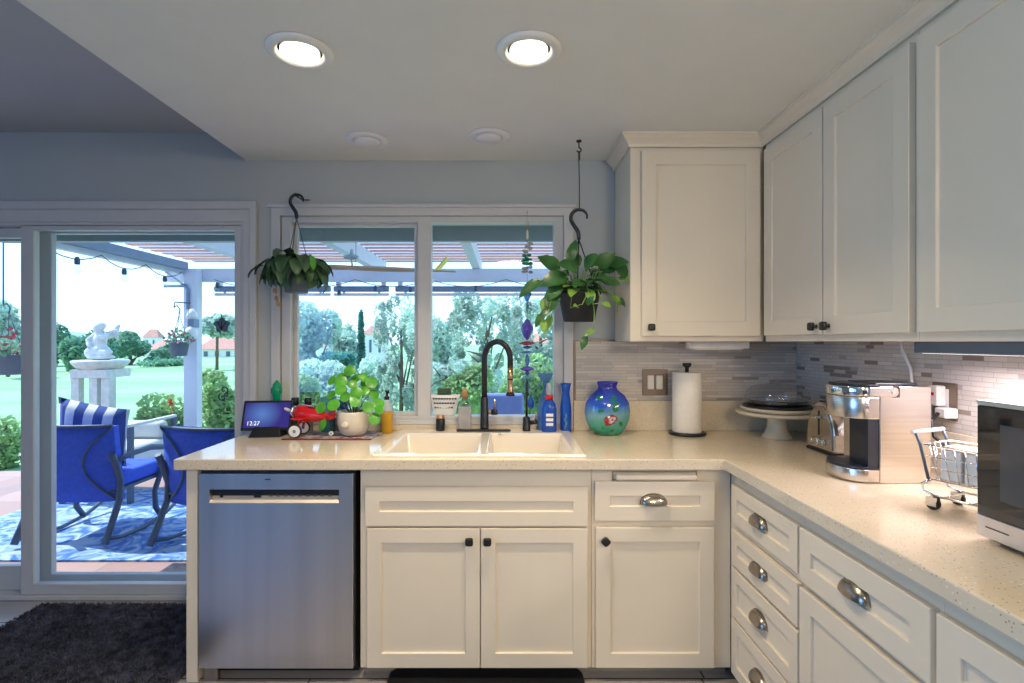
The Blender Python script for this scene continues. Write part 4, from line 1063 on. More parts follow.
LE = [  # base offset from pot centre (x, y, z), direction, length, width  (large leaves read from the photograph)
 ((-.10, -.03, .10), (-.8, -.25, .75), .115, .085), ((-.045, -.02, .135), (.25, -.2, 1), .12, .055), ((-.18, -.05, .045), (-1, -.25, -.55), .13, .06),
 ((-.07, -.07, .06), (-1, -.5, -.1), .135, .095), ((-.02, -.07, .09), (-.6, -.7, .35), .115, .085), ((.02, -.06, .10), (.1, -.8, .5), .10, .08), ((.08, -.04, .11), (.7, -.4, .7), .10, .085),
 ((.13, -.03, .12), (1, -.3, .3), .095, .075), ((.16, -.03, .12), (.8, -.3, -.7), .09, .07), ((.185, -.02, .06), (1, -.3, .05), .105, .052), ((-.115, -.06, .0), (-.3, -.6, -.9), .11, .08),
 ((-.15, -.05, -.03), (-.15, -.5, -1), .085, .055), ((-.165, -.05, -.10), (-.6, -.4, -.9), .075, .04), ((-.13, -.04, -.11), (-.4, -.4, -1), .08, .04), ((.0, -.085, .04), (-.4, -.9, -.1), .09, .065),
 ((.06, -.08, .05), (.4, -.9, .1), .09, .065), ((.10, -.06, .045), (.9, -.6, -.2), .085, .06), ((.14, -.05, -.02), (.5, -.5, -.6), .06, .04), ((-.01, -.02, .12), (-.3, .3, .9), .10, .07), ((.05, .0, .12), (.4, .2, .9), .10, .07),
 ((-.05, .05, .08), (-.6, .7, .4), .11, .08), ((.07, .05, .08), (.7, .6, .4), .11, .08), ((-.06, -.05, .035), (-.9, -.6, -.35), .11, .08), ((.03, -.085, .0), (.2, -.7, -.8), .075, .05), ((-.09, -.07, .03), (-.7, -.5, -.7), .10, .075), ((.10, -.03, .09), (1, .1, .5), .09, .07)]
lf = MB(); ly = MB(); st = MB()
O = Vector((hx, hy, 1.503))
for i, (b, d, L, W) in enumerate(LE):
    bb = O + Vector(b)
    r_ = O + Vector((b[0] * .25, b[1] * .3, -.02))
    st.tube([r_, r_.lerp(bb, .5) + Vector((0, 0, .05)), bb], .0022, 5)
    dv = Vector(d).normalized(); side = dv.cross(Vector((0, -1, .35)))
    upv = Vector((0, -.9, .55))
    (ly if i in (9, 13, 23, 17, 11) else lf).leaf(bb, d, upv, L * .92, W * .88, R.uniform(.3, .8), .22, 0, True)
for k in range(22):
    a = R.uniform(0, 2 * PI); r0 = R.uniform(.0, .07)
    bb = O + Vector((r0 * math.cos(a), r0 * math.sin(a) - .01, R.uniform(.0, .06)))
    d = Vector((math.cos(a), math.sin(a) * .9 - .2, R.uniform(-.2, .5)))
    (lf if k % 5 else ly).leaf(bb, d, (0, -.3, 1), R.uniform(.06, .09), R.uniform(.04, .06), R.uniform(.4, 1), .22, 0, True)
# trailing vines
for pts in (((-.08, -.06, 0), (-.125, -.08, -.02), (-.14, -.08, -.08), (-.165, -.07, -.13)), ((.085, -.05, 0), (.13, -.06, .01), (.165, -.05, -.03), (.16, -.05, -.09)),
            ((.03, -.09, -.0), (.0, -.105, -.06), (-.05, -.10, -.075), (-.045, -.10, -.03)), ((.05, -.06, -.02), (.055, -.085, -.10), (.05, -.08, -.17), (.02, -.07, -.20)), ((.07, -.09, .0), (.075, -.11, -.03), (.09, -.11, -.055), (.04, -.11, -.06))):
    st.tube([O + Vector(q) for q in pts], .0024, 6)
for k, (q, d, L) in enumerate((((-.14, -.08, -.08), (-.8, -.5, -.6), .06), ((-.165, -.07, -.13), (.1, -.5, -1), .06), ((.165, -.05, -.03), (.4, -.6, -.5), .05), ((.05, -.08, -.17), (-.7, -.4, -.3), .05), ((.02, -.07, -.20), (-.4, -.4, -1), .06), ((-.02, -.105, -.07), (-.3, -.9, .2), .045), ((.02, -.105, -.06), (.3, -.8, .6), .05), ((.09, -.11, -.055), (.4, -.8, -.2), .045))):
    (ly if k % 2 else lf).leaf(O + Vector(q), d, (0, -.9, .4), L, L * .55, .6, .2)
lf.build('foliage', M['leaf'], hp, fix=False); ly.build('young_foliage', M['leafl'], hp, fix=False); st.build('vines', M['leafl'], hp)
u = thing('ceiling_hook_chain', 'dark hanging line from a ceiling hook down to the pothos', 'hanging line')
MB().lathe([(.012, 2.1795), (.012, 2.174), (.005, 2.170)], (hx, hy, 0), 14).build('ceiling_plate', M['black'], u)
MB().tube([(hx, hy, 2.172), (hx, hy, 2.15)] + arc((hx, hy, 2.138), .010, PI / 2, -PI * .9, 8), .003, 6).build('screw_hook', M['black'], u)
MB().tube([(hx - .001, hy, 2.132), (hx + .002, hy, 1.99), (hx + .002, hy, 1.878)], .0024, 6).build('line', M['black'], u)
MB().tube([(hx + .003, hy - .004, 2.132), (hx + .003, hy - .004, 2.09)], .0018, 6).build('line_tail', M['black'], u)

# beaded sun catcher in front of the window
sc_ = thing('sun_catcher', 'long string of blue violet and aqua glass beads hanging in the window', 'sun catcher')
bx, by = 0.104, 2.572
zy = lambda py: H - (py - 341.3) * by / F
MB().tube([(bx, by, zy(214)), (bx - .006, by, zy(226)), (bx - .004, by, zy(240)), (bx, by, zy(243)), (bx + .004, by, zy(240)), (bx + .006, by, zy(226))], .0014, 5, closed=True).build('loop', M['wood'], sc_)
MB().tube([(bx, by, zy(241)), (bx, by, zy(392))], .0010, 5).build('string', M['potgrey'], sc_)
MB().lathe([(.005, zy(239)), (.007, zy(236)), (.007, zy(232)), (.004, zy(230))][::-1], (bx, by, 0), 10).build('bead', M['ceramic'], sc_)
R.seed(2)
for py in range(244, 276, 4):
    q = MB(); zz = zy(py)
    for k in range(3): a = R.uniform(0, 2 * PI); q.ell((bx + .017 * math.cos(a), by + .008 * math.sin(a), zz + .003 * k), .012, .007, .008, 8, 5)
    q.build('chip_cluster', M['greenglass'] if py in (256, 260) else M['frost'], sc_)
for (py0, py1, r, m) in ((258, 261, .020, 'greenglass'), (262, 265, .022, 'greenglass'), (287, 301, .017, 'lightblue'), (302, 312, .006, 'aquaglass')):
    r *= 1.25; MB().lathe([(r * .3, zy(py1)), (r, zy((py0 + py1) / 2 + .6)), (r, zy((py0 + py1) / 2 - .6)), (r * .3, zy(py0))], (bx, by, 0), 14).build('bead', M[m], sc_)
MB().lathe([(.002, zy(340)), (.015, zy(337)), (.031, zy(330)), (.029, zy(326)), (.011, zy(320)), (.002, zy(318.5))], (bx, by, 0), 8, sm=False).build('violet_drop', M['purpleglass'], sc_)
for (py, r, h_, m) in ((343, .028, 2.0, 'flower'), (347, .017, 1.6, 'purpleglass'), (352, .027, 1.2, 'lightblue'), (360, .008, 6, 'lightblue'), (368.5, .026, 2.5, 'purpleglass'), (373, .010, 2, 'purpleglass'), (378, .019, 3, 'aquaglass'), (386, .012, 4, 'aquaglass'), (392, .018, 3, 'aquaglass')):
    r *= 1.35; MB().lathe([(r * .35, zy(py + h_)), (r, zy(py + h_ * .25)), (r, zy(py - h_ * .25)), (r * .35, zy(py - h_))], (bx, by, 0), 14).build('bead', M[m], sc_)
MB().lathe([(.003, zy(409)), (.017, zy(406)), (.019, zy(402)), (.008, zy(397)), (.003, zy(395))], (bx + .018, by, 0), 14).build('blue_drop', M['blueglass'], sc_)
MB().tube([(bx, by, zy(392)), (bx + .018, by, zy(396))], .001, 5).build('drop_string', M['potgrey'], sc_)
tag(MB().tube([(bx, 2.5985, zy(213) + .004), (bx, 2.575, zy(213) + .002), (bx, 2.566, zy(213) + .002), (bx, 2.564, zy(213) + .008)], .002, 6).build('cup_hook', M['nickel']), 'tiny metal hook above the window holding the bead string', 'hook')

# little ornaments stuck on the inside of the door glass
lo = MB(); yg = 2.622
cx, cz = (222 - 506) * yg / F, H - (325 - 341.3) * yg / F
n = 22; f_ = [lo.add((cx + (.036 + .006 * math.cos(5 * a)) * math.sin(a), yg - .003, cz + (.034 + .006 * math.cos(5 * a)) * math.cos(a))) for a in [2 * PI * i / n for i in range(n)]]
b_ = [lo.add((lo.v[i][0], yg + .004, lo.v[i][2])) for i in f_]
lo.face(f_); lo.face(b_[::-1])
for i in range(n): lo.face((f_[i], f_[(i + 1) % n], b_[(i + 1) % n], b_[i]))
u = thing('leaf_ornament', 'dark grey leaf shaped ornament stuck high on the sliding door glass', 'ornament')
lo.build('leaf', M['potgrey'], u)
MB().tube([(cx, yg - .004, cz + .02), (cx, yg - .004, cz + .055)], .003, 6).build('stalk', M['potgrey'], u)
for s in (-1, 0, 1): MB().tube([(cx, yg - .0045, cz - .022), (cx + s * .02, yg - .0045, cz + .016)], .002, 5).build('vein', M['black'], u)
u = thing('swirl_ornament', 'dark swirl shaped metal ornament stuck low on the sliding door glass', 'ornament')
cx, cz = (224 - 506) * yg / F, H - (394 - 341.3) * yg / F
for (dx, dz, r, a0) in ((0, .022, .020, -1.0), (-.008, -.016, .020, 2.2), (.012, -.004, .012, 0.5)):
    MB().tube([(cx + dx + r * (1 - k / 16) * math.cos(a0 + k * .55), yg, cz + dz + r * (1 - k / 16) * math.sin(a0 + k * .55)) for k in range(13)], .004, 6).build('curl', M['iron'], u)

# mats
def mat_pile(name, label, poly, h, m, n):
    u = thing(name, label, 'floor mat')
    mb = MB(); a = [mb.add((x, y, .0006)) for (x, y) in poly]; b = [mb.add((x, y, h)) for (x, y) in poly]
    k = len(poly); mb.face(a[::-1]); mb.face(b)
    for i in range(k): mb.face((a[i], a[(i + 1) % k], b[(i + 1) % k], b[i]))
    mb.build('backing', m, u, bevel=0.004)
    xs_ = [p[0] for p in poly]; ys_ = [p[1] for p in poly]
    def inside(x, y):
        c = False; j = k - 1
        for i in range(k):
            (xi, yi), (xj, yj) = poly[i], poly[j]
            if (yi > y) != (yj > y) and x < (xj - xi) * (y - yi) / (yj - yi) + xi: c = not c
            j = i
        return c
    q = MB()
    while n > 0:
        x, y = R.uniform(min(xs_), max(xs_)), R.uniform(min(ys_), max(ys_))
        if not inside(x, y): continue
        n -= 1
        a_ = R.uniform(0, 2 * PI); t_ = .008
        q.quad((x, y, h + .005), (R.uniform(-.8, .8), R.uniform(-.8, .8), 1), (math.cos(a_), math.sin(a_), 0), .016, .007)
    if q.v: tag(q.build('pile', m, u, fix=False), kind='stuff')
M['shag'] = mat('charcoal shag', (0.055, 0.058, 0.085), 0.95, noise=0.7, scale=25)
mat_pile('shag_door_mat', 'dark charcoal shag rug on the floor inside the sliding door', [(-2.25, 2.545), (-1.235, 2.545), (-1.235, 1.55), (-2.25, 1.55)], .010, M['shag'], 26000)
mb = MB(); poly = []
for (cx_, cy_, a0) in ((0.235, 2.02, 0), (-.385, 2.02, PI / 2), (-.385, 1.62, PI), (.235, 1.62, 1.5 * PI)):
    for i in range(7): a = a0 + PI / 2 * i / 6; poly.append((cx_ + .06 * math.cos(a), cy_ - .02 + .06 * math.sin(a)))
a = [mb.add((x, y, .0006)) for (x, y) in poly]; b = [mb.add((x, y, .014)) for (x, y) in poly]; k = len(poly)
mb.face(a[::-1]); mb.face(b)
for i in range(k): mb.face((a[i], a[(i + 1) % k], b[(i + 1) % k], b[i]))
tag(mb.build('kitchen_mat', M['black'], bevel=0.004), 'thin black rounded kitchen mat on the floor before the sink cabinet', 'floor mat')

# ================================================================== OUTSIDE
G = -0.06                        # patio level
struct(MB().box(-7, 2.742, G - .1, 4, 5.45, G).build('floor_patio', M['paving']))
mb = MB(); nx = 26
for j in range(nx + 1):
    y = 5.4 + (j / nx) ** 2.2 * 260
    for i in range(13):
        x = (-.9 + 1.6 * i / 12) * (y * 1.2 + 20)
        mb.add((x, y, -.14 - .45 * min(1, (y - 5.4) / 12) + .12 * math.sin(x * .11 + y * .07) * min(1, (y - 5.4) / 15)))
for j in range(nx):
    for i in range(12): a = j * 13 + i; mb.face((a, a + 1, a + 14, a + 13), 0, True)
struct(mb.build('lawn_ground', M['lawn'], fix=False))
def hill(name, pts, d, m):
    mb = MB(); k = len(pts)
    for (px, py) in pts:
        X = (px - 506) * d / F; Z = H - (py - 341.3) * d / F
        mb.add((X, d, Z)); mb.add((X * 1.02, d - 40, -3)); mb.add((X * 1.1, d + 60, -3))
    for i in range(k - 1):
        for (p, q) in ((1, 0), (0, 2)): mb.face((i * 3 + p, (i + 1) * 3 + p, (i + 1) * 3 + q, i * 3 + q), 0, True)
    return struct(mb.build(name, m))
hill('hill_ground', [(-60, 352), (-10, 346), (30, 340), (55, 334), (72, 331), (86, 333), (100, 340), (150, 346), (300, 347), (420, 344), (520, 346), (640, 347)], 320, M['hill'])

# house eave and patio cover
u = struct(thing('trim_5', None, None))
MB().box(-6, 3.0, 1.858, 4, 3.05, 2.26).build('fascia', M['fascia'], u)
MB().box(-6, 2.742, 2.20, 4, 2.999, 2.24).build('soffit', M['fascia'], u)
MB().box(-6, 2.742, 2.2405, 4, 2.999, 2.6).build('upper_wall', M['fascia'], u)
MB().box(-6, -2.9, 2.62, 4, 2.998, 2.7).build('roof_deck', M['roof'], u)

pg = thing('patio_cover', 'white lattice patio cover with salmon slats over the terrace', 'pergola')
PZ = 1.90
MB().box(-3.40, 5.26, 1.885, 3.2, 5.34, 2.015).build('end_beam', M['pergola'], pg)
MB().box(-3.25, 3.055, 1.95, -3.19, 5.255, 2.03).build('side_beam', M['pergola'], pg)
MB().box(-3.1895, 3.055, 1.99, -3.12, 5.155, 2.06).build('gutter', M['pergolad'], pg)
for x in (-2.36, -1.34, -0.30, 0.74, 1.78): MB().box(x - .04, 3.055, 2.017, x + .04, 5.7, 2.15).build('rafter', M['pergola'], pg, bevel=0.003)
y = 3.20; k = 0
while y < 5.75:
    MB().box(-3.4, y, 2.152, 3.2, y + .080, 2.163).build('slat', M['slat'], pg); y += .165
for x in (-3.105, 2.6):
    q = MB().box(x - .065, 5.16, G + .02, x + .065, 5.255, 2.0 if x < 0 else 2.0).build('post', M['pergola'], pg, bevel=0.004)
    MB().box(x - .085, 5.14, G + .0005, x + .085, 5.275, G + .0195).build('post_foot', M['pergolad'], q)
MB().tube([(-3.35, 5.15, 1.83), (-3.14, 5.15, 1.83), (-3.12, 5.15, 1.79), (-3.12, 5.15, 1.60)], .016, 8).build('drain_pipe', M['pergolad'], pg)
MB().tube([(-3.25, 5.0, 1.955), (-3.14, 5.22, 1.80)], .012, 6).build('knee_brace', M['pergola'], pg)

u = thing('post_sun_patches', 'white globe and cap standing in for sun patches on the patio cover post, with a dark bracket', 'sun patches')  # globe and cap are added in place of sun patches on the post
lx, ly = -3.045, 5.09
MB().box(lx - .03, ly - .02, 1.42, lx + .03, ly + .069, 1.50).build('bracket', M['pergolad'], u)
MB().ell((lx, ly - .01, 1.36), .06, .06, .07).build('globe', M['white'], u)
MB().lathe([(.055, 1.505), (.04, 1.56), (.015, 1.60)], (lx, ly, 0), 14).build('cap', M['white'], u)

def shade(x0, x1, lab):
    u = thing('rolled_sun_shade', lab, 'sun shade', group='rolled sun shades')
    y = 5.36
    MB().lathe([(.028, x0), (.030, x0 + .01), (.030, x1 - .01), (.028, x1)], (0, y + .02, 1.822), 12, 'X').build('roll', M['pergolad'], u)
    MB().box(x0, y + .005, 1.752, x1, y + .035, 1.778).build('hem_bar', M['pergola'], u)
    for x in (x0 + .1, x1 - .1): MB().box(x - .012, y + .0155, 1.70 + .079, x + .012, y + .0245, 1.792).build('cord_strap', M['pergola'], u)
    for x in (x0 + .05, x1 - .05): MB().box(x - .02, 5.345, 1.852, x + .02, 5.40, 1.93).build('hanger', M['pergola'], u)
shade(-2.98, -1.80, 'rolled blue grey sun shade under the far beam, seen through the sliding door')
shade(-1.76, -1.20, 'short rolled blue grey sun shade under the far beam, seen in the left window pane')
shade(-1.13, 0.9, 'long rolled blue grey sun shade under the far beam, seen in the right window pane')

# string lights
def bulb_string(lab, pts, drops):
    u = thing('string_lights', lab, 'string lights')
    mb = MB(); path = []
    for i in range(len(pts) - 1):
        a, b = Vector(pts[i]), Vector(pts[i + 1])
        for k in range(6): t = k / 6; path.append(a.lerp(b, t) - Vector((0, 0, .07 * 4 * t * (1 - t))))
    path.append(Vector(pts[-1])); mb.tube(path, .004, 5).build('cable', M['iron'], u)
    for p in drops:
        q = MB().lathe([(.010, .0), (.018, -.02), (.018, -.05), (.014, -.055)][::-1], p, 10).build('lamp_holder', M['iron'], u)
        MB().lathe([(.013, -.056), (.026, -.085), (.024, -.105), (.008, -.118)][::-1], p, 12).build('bulb', M['clear'], q)
xl = -3.12
bulb_string('string of clear bulbs along the left beam of the patio cover', [(xl, 3.5, 1.95), (xl, 4.05, 1.95), (xl, 4.55, 1.95), (xl, 5.05, 1.95)],
            [(xl, 3.82, 1.90), (xl, 4.29, 1.885), (xl, 4.80, 1.885)])
bulb_string('string of clear bulbs along the far beam of the patio cover', [(-2.9, 5.22, 1.90), (-2.2, 5.22, 1.90), (-1.5, 5.22, 1.90), (-.75, 5.22, 1.90), (0, 5.22, 1.90), (.8, 5.22, 1.90)],
            [(-2.86, 5.2, 1.87), (-1.66, 5.22, 1.80), (-1.30, 5.22, 1.84), (-.95, 5.22, 1.83), (-.30, 5.22, 1.84)])

u = thing('hanging_model_glider', 'long slim wooden winged ornament with a yellow tail hanging outside the window', 'ornament')
gy = 3.9; gz = H + 74.5 * gy / F
xa, xb = (329 - 506) * gy / F, (456 - 506) * gy / F
mb = MB(); n = 12
top = []
for i in range(n + 1):
    t = i / n; x = xa + (xb - xa) * t; hh_ = .021 * (1 - .75 * abs(2 * t - .75) ** 2.2 if t > .1 else 1) + .004
    top.append([mb.add((x, gy + dy, gz - .035 * t + dz * hh_ )) for (dy, dz) in ((-.05, 0), (0, .75), (.05, 0), (0, -.75))])
for i in range(n):
    for k in range(4): mb.face((top[i][k], top[i + 1][k], top[i + 1][(k + 1) % 4], top[i][(k + 1) % 4]))
mb.face(top[0][::-1]); mb.face(top[n]); mb.build('wing', M['wood'], u)
xm = (424 - 506) * gy / F
MB().lathe([(.01, -.12), (.03, -.08), (.032, .1), (.012, .40)], (xm, gy + .1, gz - .05), 14, 'Y').build('fuselage', M['ceramic'], u, rot=(0, 0, 0))
yl = mat('yellow tail', (0.75, 0.62, 0.08), 0.5)
mb = MB(); mb.box(xm + .09, gy + .02, gz - .01, xm + .10, gy + .16, gz + .075)
for i, p in enumerate(mb.v): mb.v[i] = (p[0] + (p[2] - gz) * .9, p[1], p[2])
mb.build('tail_fin', yl, u)
xg = (351 - 506) * gy / F
mb = MB(); mb.ell((xg, gy, gz + .075), .06, .02, .022, 10, 6); mb.lathe([(.018, .08), (.01, .13)], (xg + .005, gy, gz), 8); mb.tube([(xg, gy, gz + .07), (xg + .01, gy, gz + .01)], .006, 6)
mb.build('bird_figure', M['fascia'], u)
for x in (xa + .2, xb - .2): MB().tube([(x, gy, gz), (x, gy, 2.20)], .002, 5).build('hanging_wire', M['iron'], u)

# rug and mats on the patio
rg = bpy.data.materials.new('blue patterned rug'); rg.use_nodes = True
t = rg.node_tree; b = t.nodes['Principled BSDF']; b.inputs['Roughness'].default_value = .95
c_ = t.nodes.new('ShaderNodeTexCoord'); nz = t.nodes.new('ShaderNodeTexNoise'); nz.inputs['Scale'].default_value = 3.2; nz.inputs['Distortion'].default_value = 2.5
wv = t.nodes.new('ShaderNodeTexNoise'); wv.inputs['Scale'].default_value = 4.2; wv.inputs['Distortion'].default_value = 3.2; wv.inputs['Detail'].default_value = 3.5
rr = t.nodes.new('ShaderNodeValToRGB'); e = rr.color_ramp.elements; e.new(.5)
for el, (p, col) in zip(e, ((.40, (.06, .17, .50)), (.50, (.24, .38, .66)), (.60, (.44, .53, .68)))): el.position = p; el.color = col + (1,)
t.links.new(c_.outputs['Object'], wv.inputs['Vector']); t.links.new(wv.outputs[0], rr.inputs[0]); t.links.new(rr.outputs[0], b.inputs['Base Color'])
tag(MB().box(-3.85, 3.2, G + .0005, -0.4, 4.75, G + .012).build('outdoor_rug', rg), 'large blue and white scroll patterned rug on the terrace', 'rug')
tag(MB().box(-2.0, 2.93, G + .0005, -1.42, 3.15, G + .015).build('boot_mat', M['shag']), 'small dark mat on the terrace just outside the door', 'floor mat')

# rocking chairs: local frame faces +Y, origin on the ground under the seat
def rocker():
    u = thing('rocking_chair', 'blue cushioned metal rocking chair seen from behind, left of its twin on the terrace rug', 'chair')
    W = .29
    for s in (-1, 1):
        MB().tube([(s * W, -.36, .065), (s * W, -.22, .030), (s * W, 0, .016), (s * W, .22, .035), (s * W, .42, .10), (s * W, .50, .16)], .014, 8).build('rocker_rail', M['iron'], u)
        MB().tube([(s * W, -.36, .03), (s * W, -.30, .14), (s * W, -.23, .28), (s * W, -.22, .40), (s * W, -.26, .52), (s * W, -.30, .60)], .021, 8).build('rear_leg', M['iron'], u)
        MB().tube([(s * W, .20, .028), (s * W, .13, .12), (s * W, .12, .24), (s * W, .19, .36), (s * W, .25, .44), (s * W, .26, .50)], .019, 8).build('front_leg', M['iron'], u)
        MB().tube([(s * W, -.29, .535), (s * (W + .01), -.15, .565), (s * (W + .02), .05, .575), (s * (W + .02), .22, .545), (s * (W + .01), .30, .50), (s * W, .27, .47)], [.014, .018, .022, .022, .018, .012], 8).build('arm_rest', M['iron'], u)
    MB().box(-W + .02, -.24, .325, W - .02, .27, .345).build('seat_pan', M['iron'], u, bevel=0.004)
    mb = MB().slab([-.265, -.09, .09, .265], [-.23, .06, .285], lambda i, j: True, .346, .445, 'XY')
    mb.build('seat_cushion', M['bluefab'], u, bevel=0.03, seg=4)
    mb = MB(); nu, nv = 10, 8
    def P(u_, v, f): # curved back cushion, f=0 rear face, 1 front face
        x = -.285 + .57 * u_; z = .27 + .505 * v
        y = -.215 - .06 * v - .045 * (1 - (2 * u_ - 1) ** 2) + .025 * f * 4 * min(.25, min(u_, 1 - u_) * 1.2) * 2 + (.045 * f)
        return (x, y, z)
    I = {}
    for f in (0, 1):
        for i in range(nu + 1):
            for j in range(nv + 1): I[i, j, f] = mb.add(P(i / nu, j / nv, f))
    for f in (0, 1):
        for i in range(nu):
            for j in range(nv): mb.face((I[i, j, f], I[i + 1, j, f], I[i + 1, j + 1, f], I[i, j + 1, f]), 0, True)
    for i in range(nu):
        for j in (0, nv): mb.face((I[i, j, 0], I[i + 1, j, 0], I[i + 1, j, 1], I[i, j, 1]))
    for j in range(nv):
        for i in (0, nu): mb.face((I[i, j, 0], I[i, j + 1, 0], I[i, j + 1, 1], I[i, j, 1]))
    q = mb.build('back_cushion', M['bluefab'], u)
    for v_ in (.995,): MB().tube([tuple(Vector(P(i / nu, v_, 0)) + Vector((0, -.006, .008))) for i in range(nu + 1)], .010, 6).build('top_rail', M['iron'], u)
    for s in (-1, 1):
        MB().tube([tuple(Vector(P(.5 + s * (.5 - .33 * math.sin(PI * k / 8)), k / 8, 0)) + Vector((0, -.010, 0))) for k in range(9)], .007, 6).build('back_scroll', M['iron'], u)
    return u
rk = rocker(); rk.location = (-2.86, 3.72, G + .0125)
r2 = copy_tree(rk); r2['label'] = 'blue cushioned metal rocking chair at the terrace, half hidden by the left counter end'; r2.location = (-1.90, 3.62, G + .0125); r2.rotation_euler = (0, 0, -.22)
for r in (rk, r2): r['group'] = 'blue rocking chairs'
u = thing('patio_chair', 'pale periwinkle blue chair back outside, low behind the kitchen faucet', 'chair')
qx, qy = -0.02, 4.5
pf = mat('periwinkle fabric', (0.20, 0.28, 0.60), 0.85, noise=0.06)
MB().box(qx - .17, qy - .05, .38, qx + .17, qy + .03, .842).build('back_cushion', pf, u, bevel=0.03, seg=4)
MB().box(qx - .17, qy + .031, .34, qx + .17, qy + .46, .44).build('seat_cushion', pf, u, bevel=0.03, seg=4)
MB().box(qx - .18, qy - .05, .30, qx + .18, qy + .47, .338).build('seat_frame', M['iron'], u)
for (x, y) in ((-.16, -.02), (.16, -.02), (-.16, .44), (.16, .44)): MB().box(qx + x - .016, qy + y - .016, G + .0125, qx + x + .016, qy + y + .016, .2998).build('leg', M['iron'], u)
sm = bpy.data.materials.new('navy and white stripe'); sm.use_nodes = True
t = sm.node_tree; b = t.nodes['Principled BSDF']; b.inputs['Roughness'].default_value = .9
c_ = t.nodes.new('ShaderNodeTexCoord'); wv = t.nodes.new('ShaderNodeTexWave'); wv.inputs['Scale'].default_value = 2.4; wv.inputs['Distortion'].default_value = .3
rr = t.nodes.new('ShaderNodeValToRGB'); rr.color_ramp.interpolation = 'CONSTANT'; rr.color_ramp.elements[0].color = (.72, .74, .78, 1); rr.color_ramp.elements[1].position = .5; rr.color_ramp.elements[1].color = (.04, .08, .30, 1)
t.links.new(c_.outputs['Object'], wv.inputs[0]); t.links.new(wv.outputs['Fac'], rr.inputs[0]); t.links.new(rr.outputs[0], b.inputs['Base Color'])
def pillow(name, label, m, loc, rot, w_, h_, d_):
    mb = MB(); n = 8; I = {}
    for f in (-1, 1):
        for i in range(n + 1):
            for j in range(n + 1):
                u_, v = i / n * 2 - 1, j / n * 2 - 1
                th = d_ * ((1 - u_ ** 4) * (1 - v ** 4)) ** .6
                I[i, j, f] = mb.add((u_ * w_ * (1 - .06 * (1 - v * v)), f * th * .5, v * h_ * (1 - .06 * (1 - u_ * u_)))) if (f < 0 or th > 1e-6) else I[i, j, -1]
    for f in (-1, 1):
        for i in range(n):
            for j in range(n): mb.face((I[i, j, f], I[i + 1, j, f], I[i + 1, j + 1, f], I[i, j + 1, f]), 0, True)
    return tag(mb.build(name, m, loc=loc, rot=rot), label, 'pillow')
pillow('throw_pillow', 'navy and white striped pillow propped on the left blue rocking chair', sm, (-2.85, 3.62, .66), (.16, .18, 0.0), .25, .21, .11)
pillow('throw_pillow', 'plain light grey pillow beside the striped one on the terrace', M['beige'], (-3.13, 3.85, .62), (.12, .0, 0), .13, .19, .09)

# pale cushioned armchair further out
u = thing('patio_armchair', 'metal framed terrace armchair with light grey cushions beyond the rocking chair', 'chair')
ax, ay = -3.37, 4.60
for (x, y) in ((-.28, -.28), (.28, -.28), (-.28, .28), (.28, .28)): MB().box(ax + x - .018, ay + y - .018, G + .0125, ax + x + .018, ay + y + .018, .58).build('leg', M['iron'], u)
for s in (-1, 1): MB().box(ax + s * .28 - .022, ay - .32, .5805, ax + s * .28 + .022, ay + .30, .605).build('arm_rest', M['beige'], u, bevel=0.006)
MB().box(ax - .26, ay - .28, .20, ax + .26, ay + .28, .23).build('seat_frame', M['iron'], u)
MB().box(ax - .255, ay - .30, .2305, ax + .255, ay + .27, .40).build('seat_cushion', M['beige'], u, bevel=0.05, seg=4)
MB().box(ax - .255, ay + .16, .4005, ax + .255, ay + .27, .56).build('back_cushion', M['beige'], u, bevel=0.045, seg=4)

# pedestal and cherub statue on the lawn edge
u = thing('stone_pedestal', 'pale stone pedestal table with square legs at the lawn edge', 'pedestal')
sx_, sy_ = -4.02, 5.85
k = 5.85 / 5.2
sx_ = (101 - 506) * sy_ / F
topz = H - 18.5 * sy_ / F
MB().lathe([(.20, topz - .10), (.22, topz - .085), (.265, topz - .035), (.272, topz - .012), (.26, topz)], (sx_, sy_, 0), 8).build('top_slab', M['stone'], u, rot=(0, 0, 0))
MB().box(sx_ - .20, sy_ - .18, topz - .19, sx_ + .20, sy_ + .18, topz - .1005).build('apron', M['stone'], u)
for (x, y) in ((-.165, -.12), (.165, -.12), (0, .13), (.04, -.13)): MB().box(sx_ + x - .045, sy_ + y - .04, -.2, sx_ + x + .045, sy_ + y + .04, topz - .1905).build('leg', M['stone'], u, bevel=0.006)
mb = MB(); q0 = topz + .001
E = mb.ell
E((sx_, sy_, q0 + .03), .15, .10, .035); E((sx_ - .01, sy_, q0 + .10), .11, .08, .075); E((sx_ + .07, sy_ - .04, q0 + .085), .09, .045, .04); E((sx_ - .09, sy_ - .04, q0 + .08), .06, .05, .06)
E((sx_ - .01, sy_, q0 + .21), .07, .06, .10); E((sx_ - .02, sy_ - .01, q0 + .355), .055, .055, .06); E((sx_ - .02, sy_ + .01, q0 + .38), .062, .06, .045)
mb.tube([(sx_ - .06, sy_, q0 + .28), (sx_ - .12, sy_ - .03, q0 + .22), (sx_ - .08, sy_ - .07, q0 + .15)], [.03, .028, .022], 10)
mb.tube([(sx_ + .05, sy_, q0 + .28), (sx_ + .09, sy_ - .05, q0 + .24), (sx_ + .03, sy_ - .08, q0 + .26)], [.03, .026, .02], 10)
for s, h2 in ((1, 0), (-1, -.02)):
    mb.tube([(sx_ + .03 * s, sy_ + .05, q0 + .25), (sx_ + .09 * s, sy_ + .07, q0 + .31), (sx_ + (.15 if s > 0 else -.11), sy_ + .08, q0 + .40 + h2)], [.03, .045, .012], 10)
mb.tube([(sx_ + .12, sy_ + .06, q0 + .34), (sx_ + .13, sy_ + .07, q0 + .22)], [.035, .012], 8)
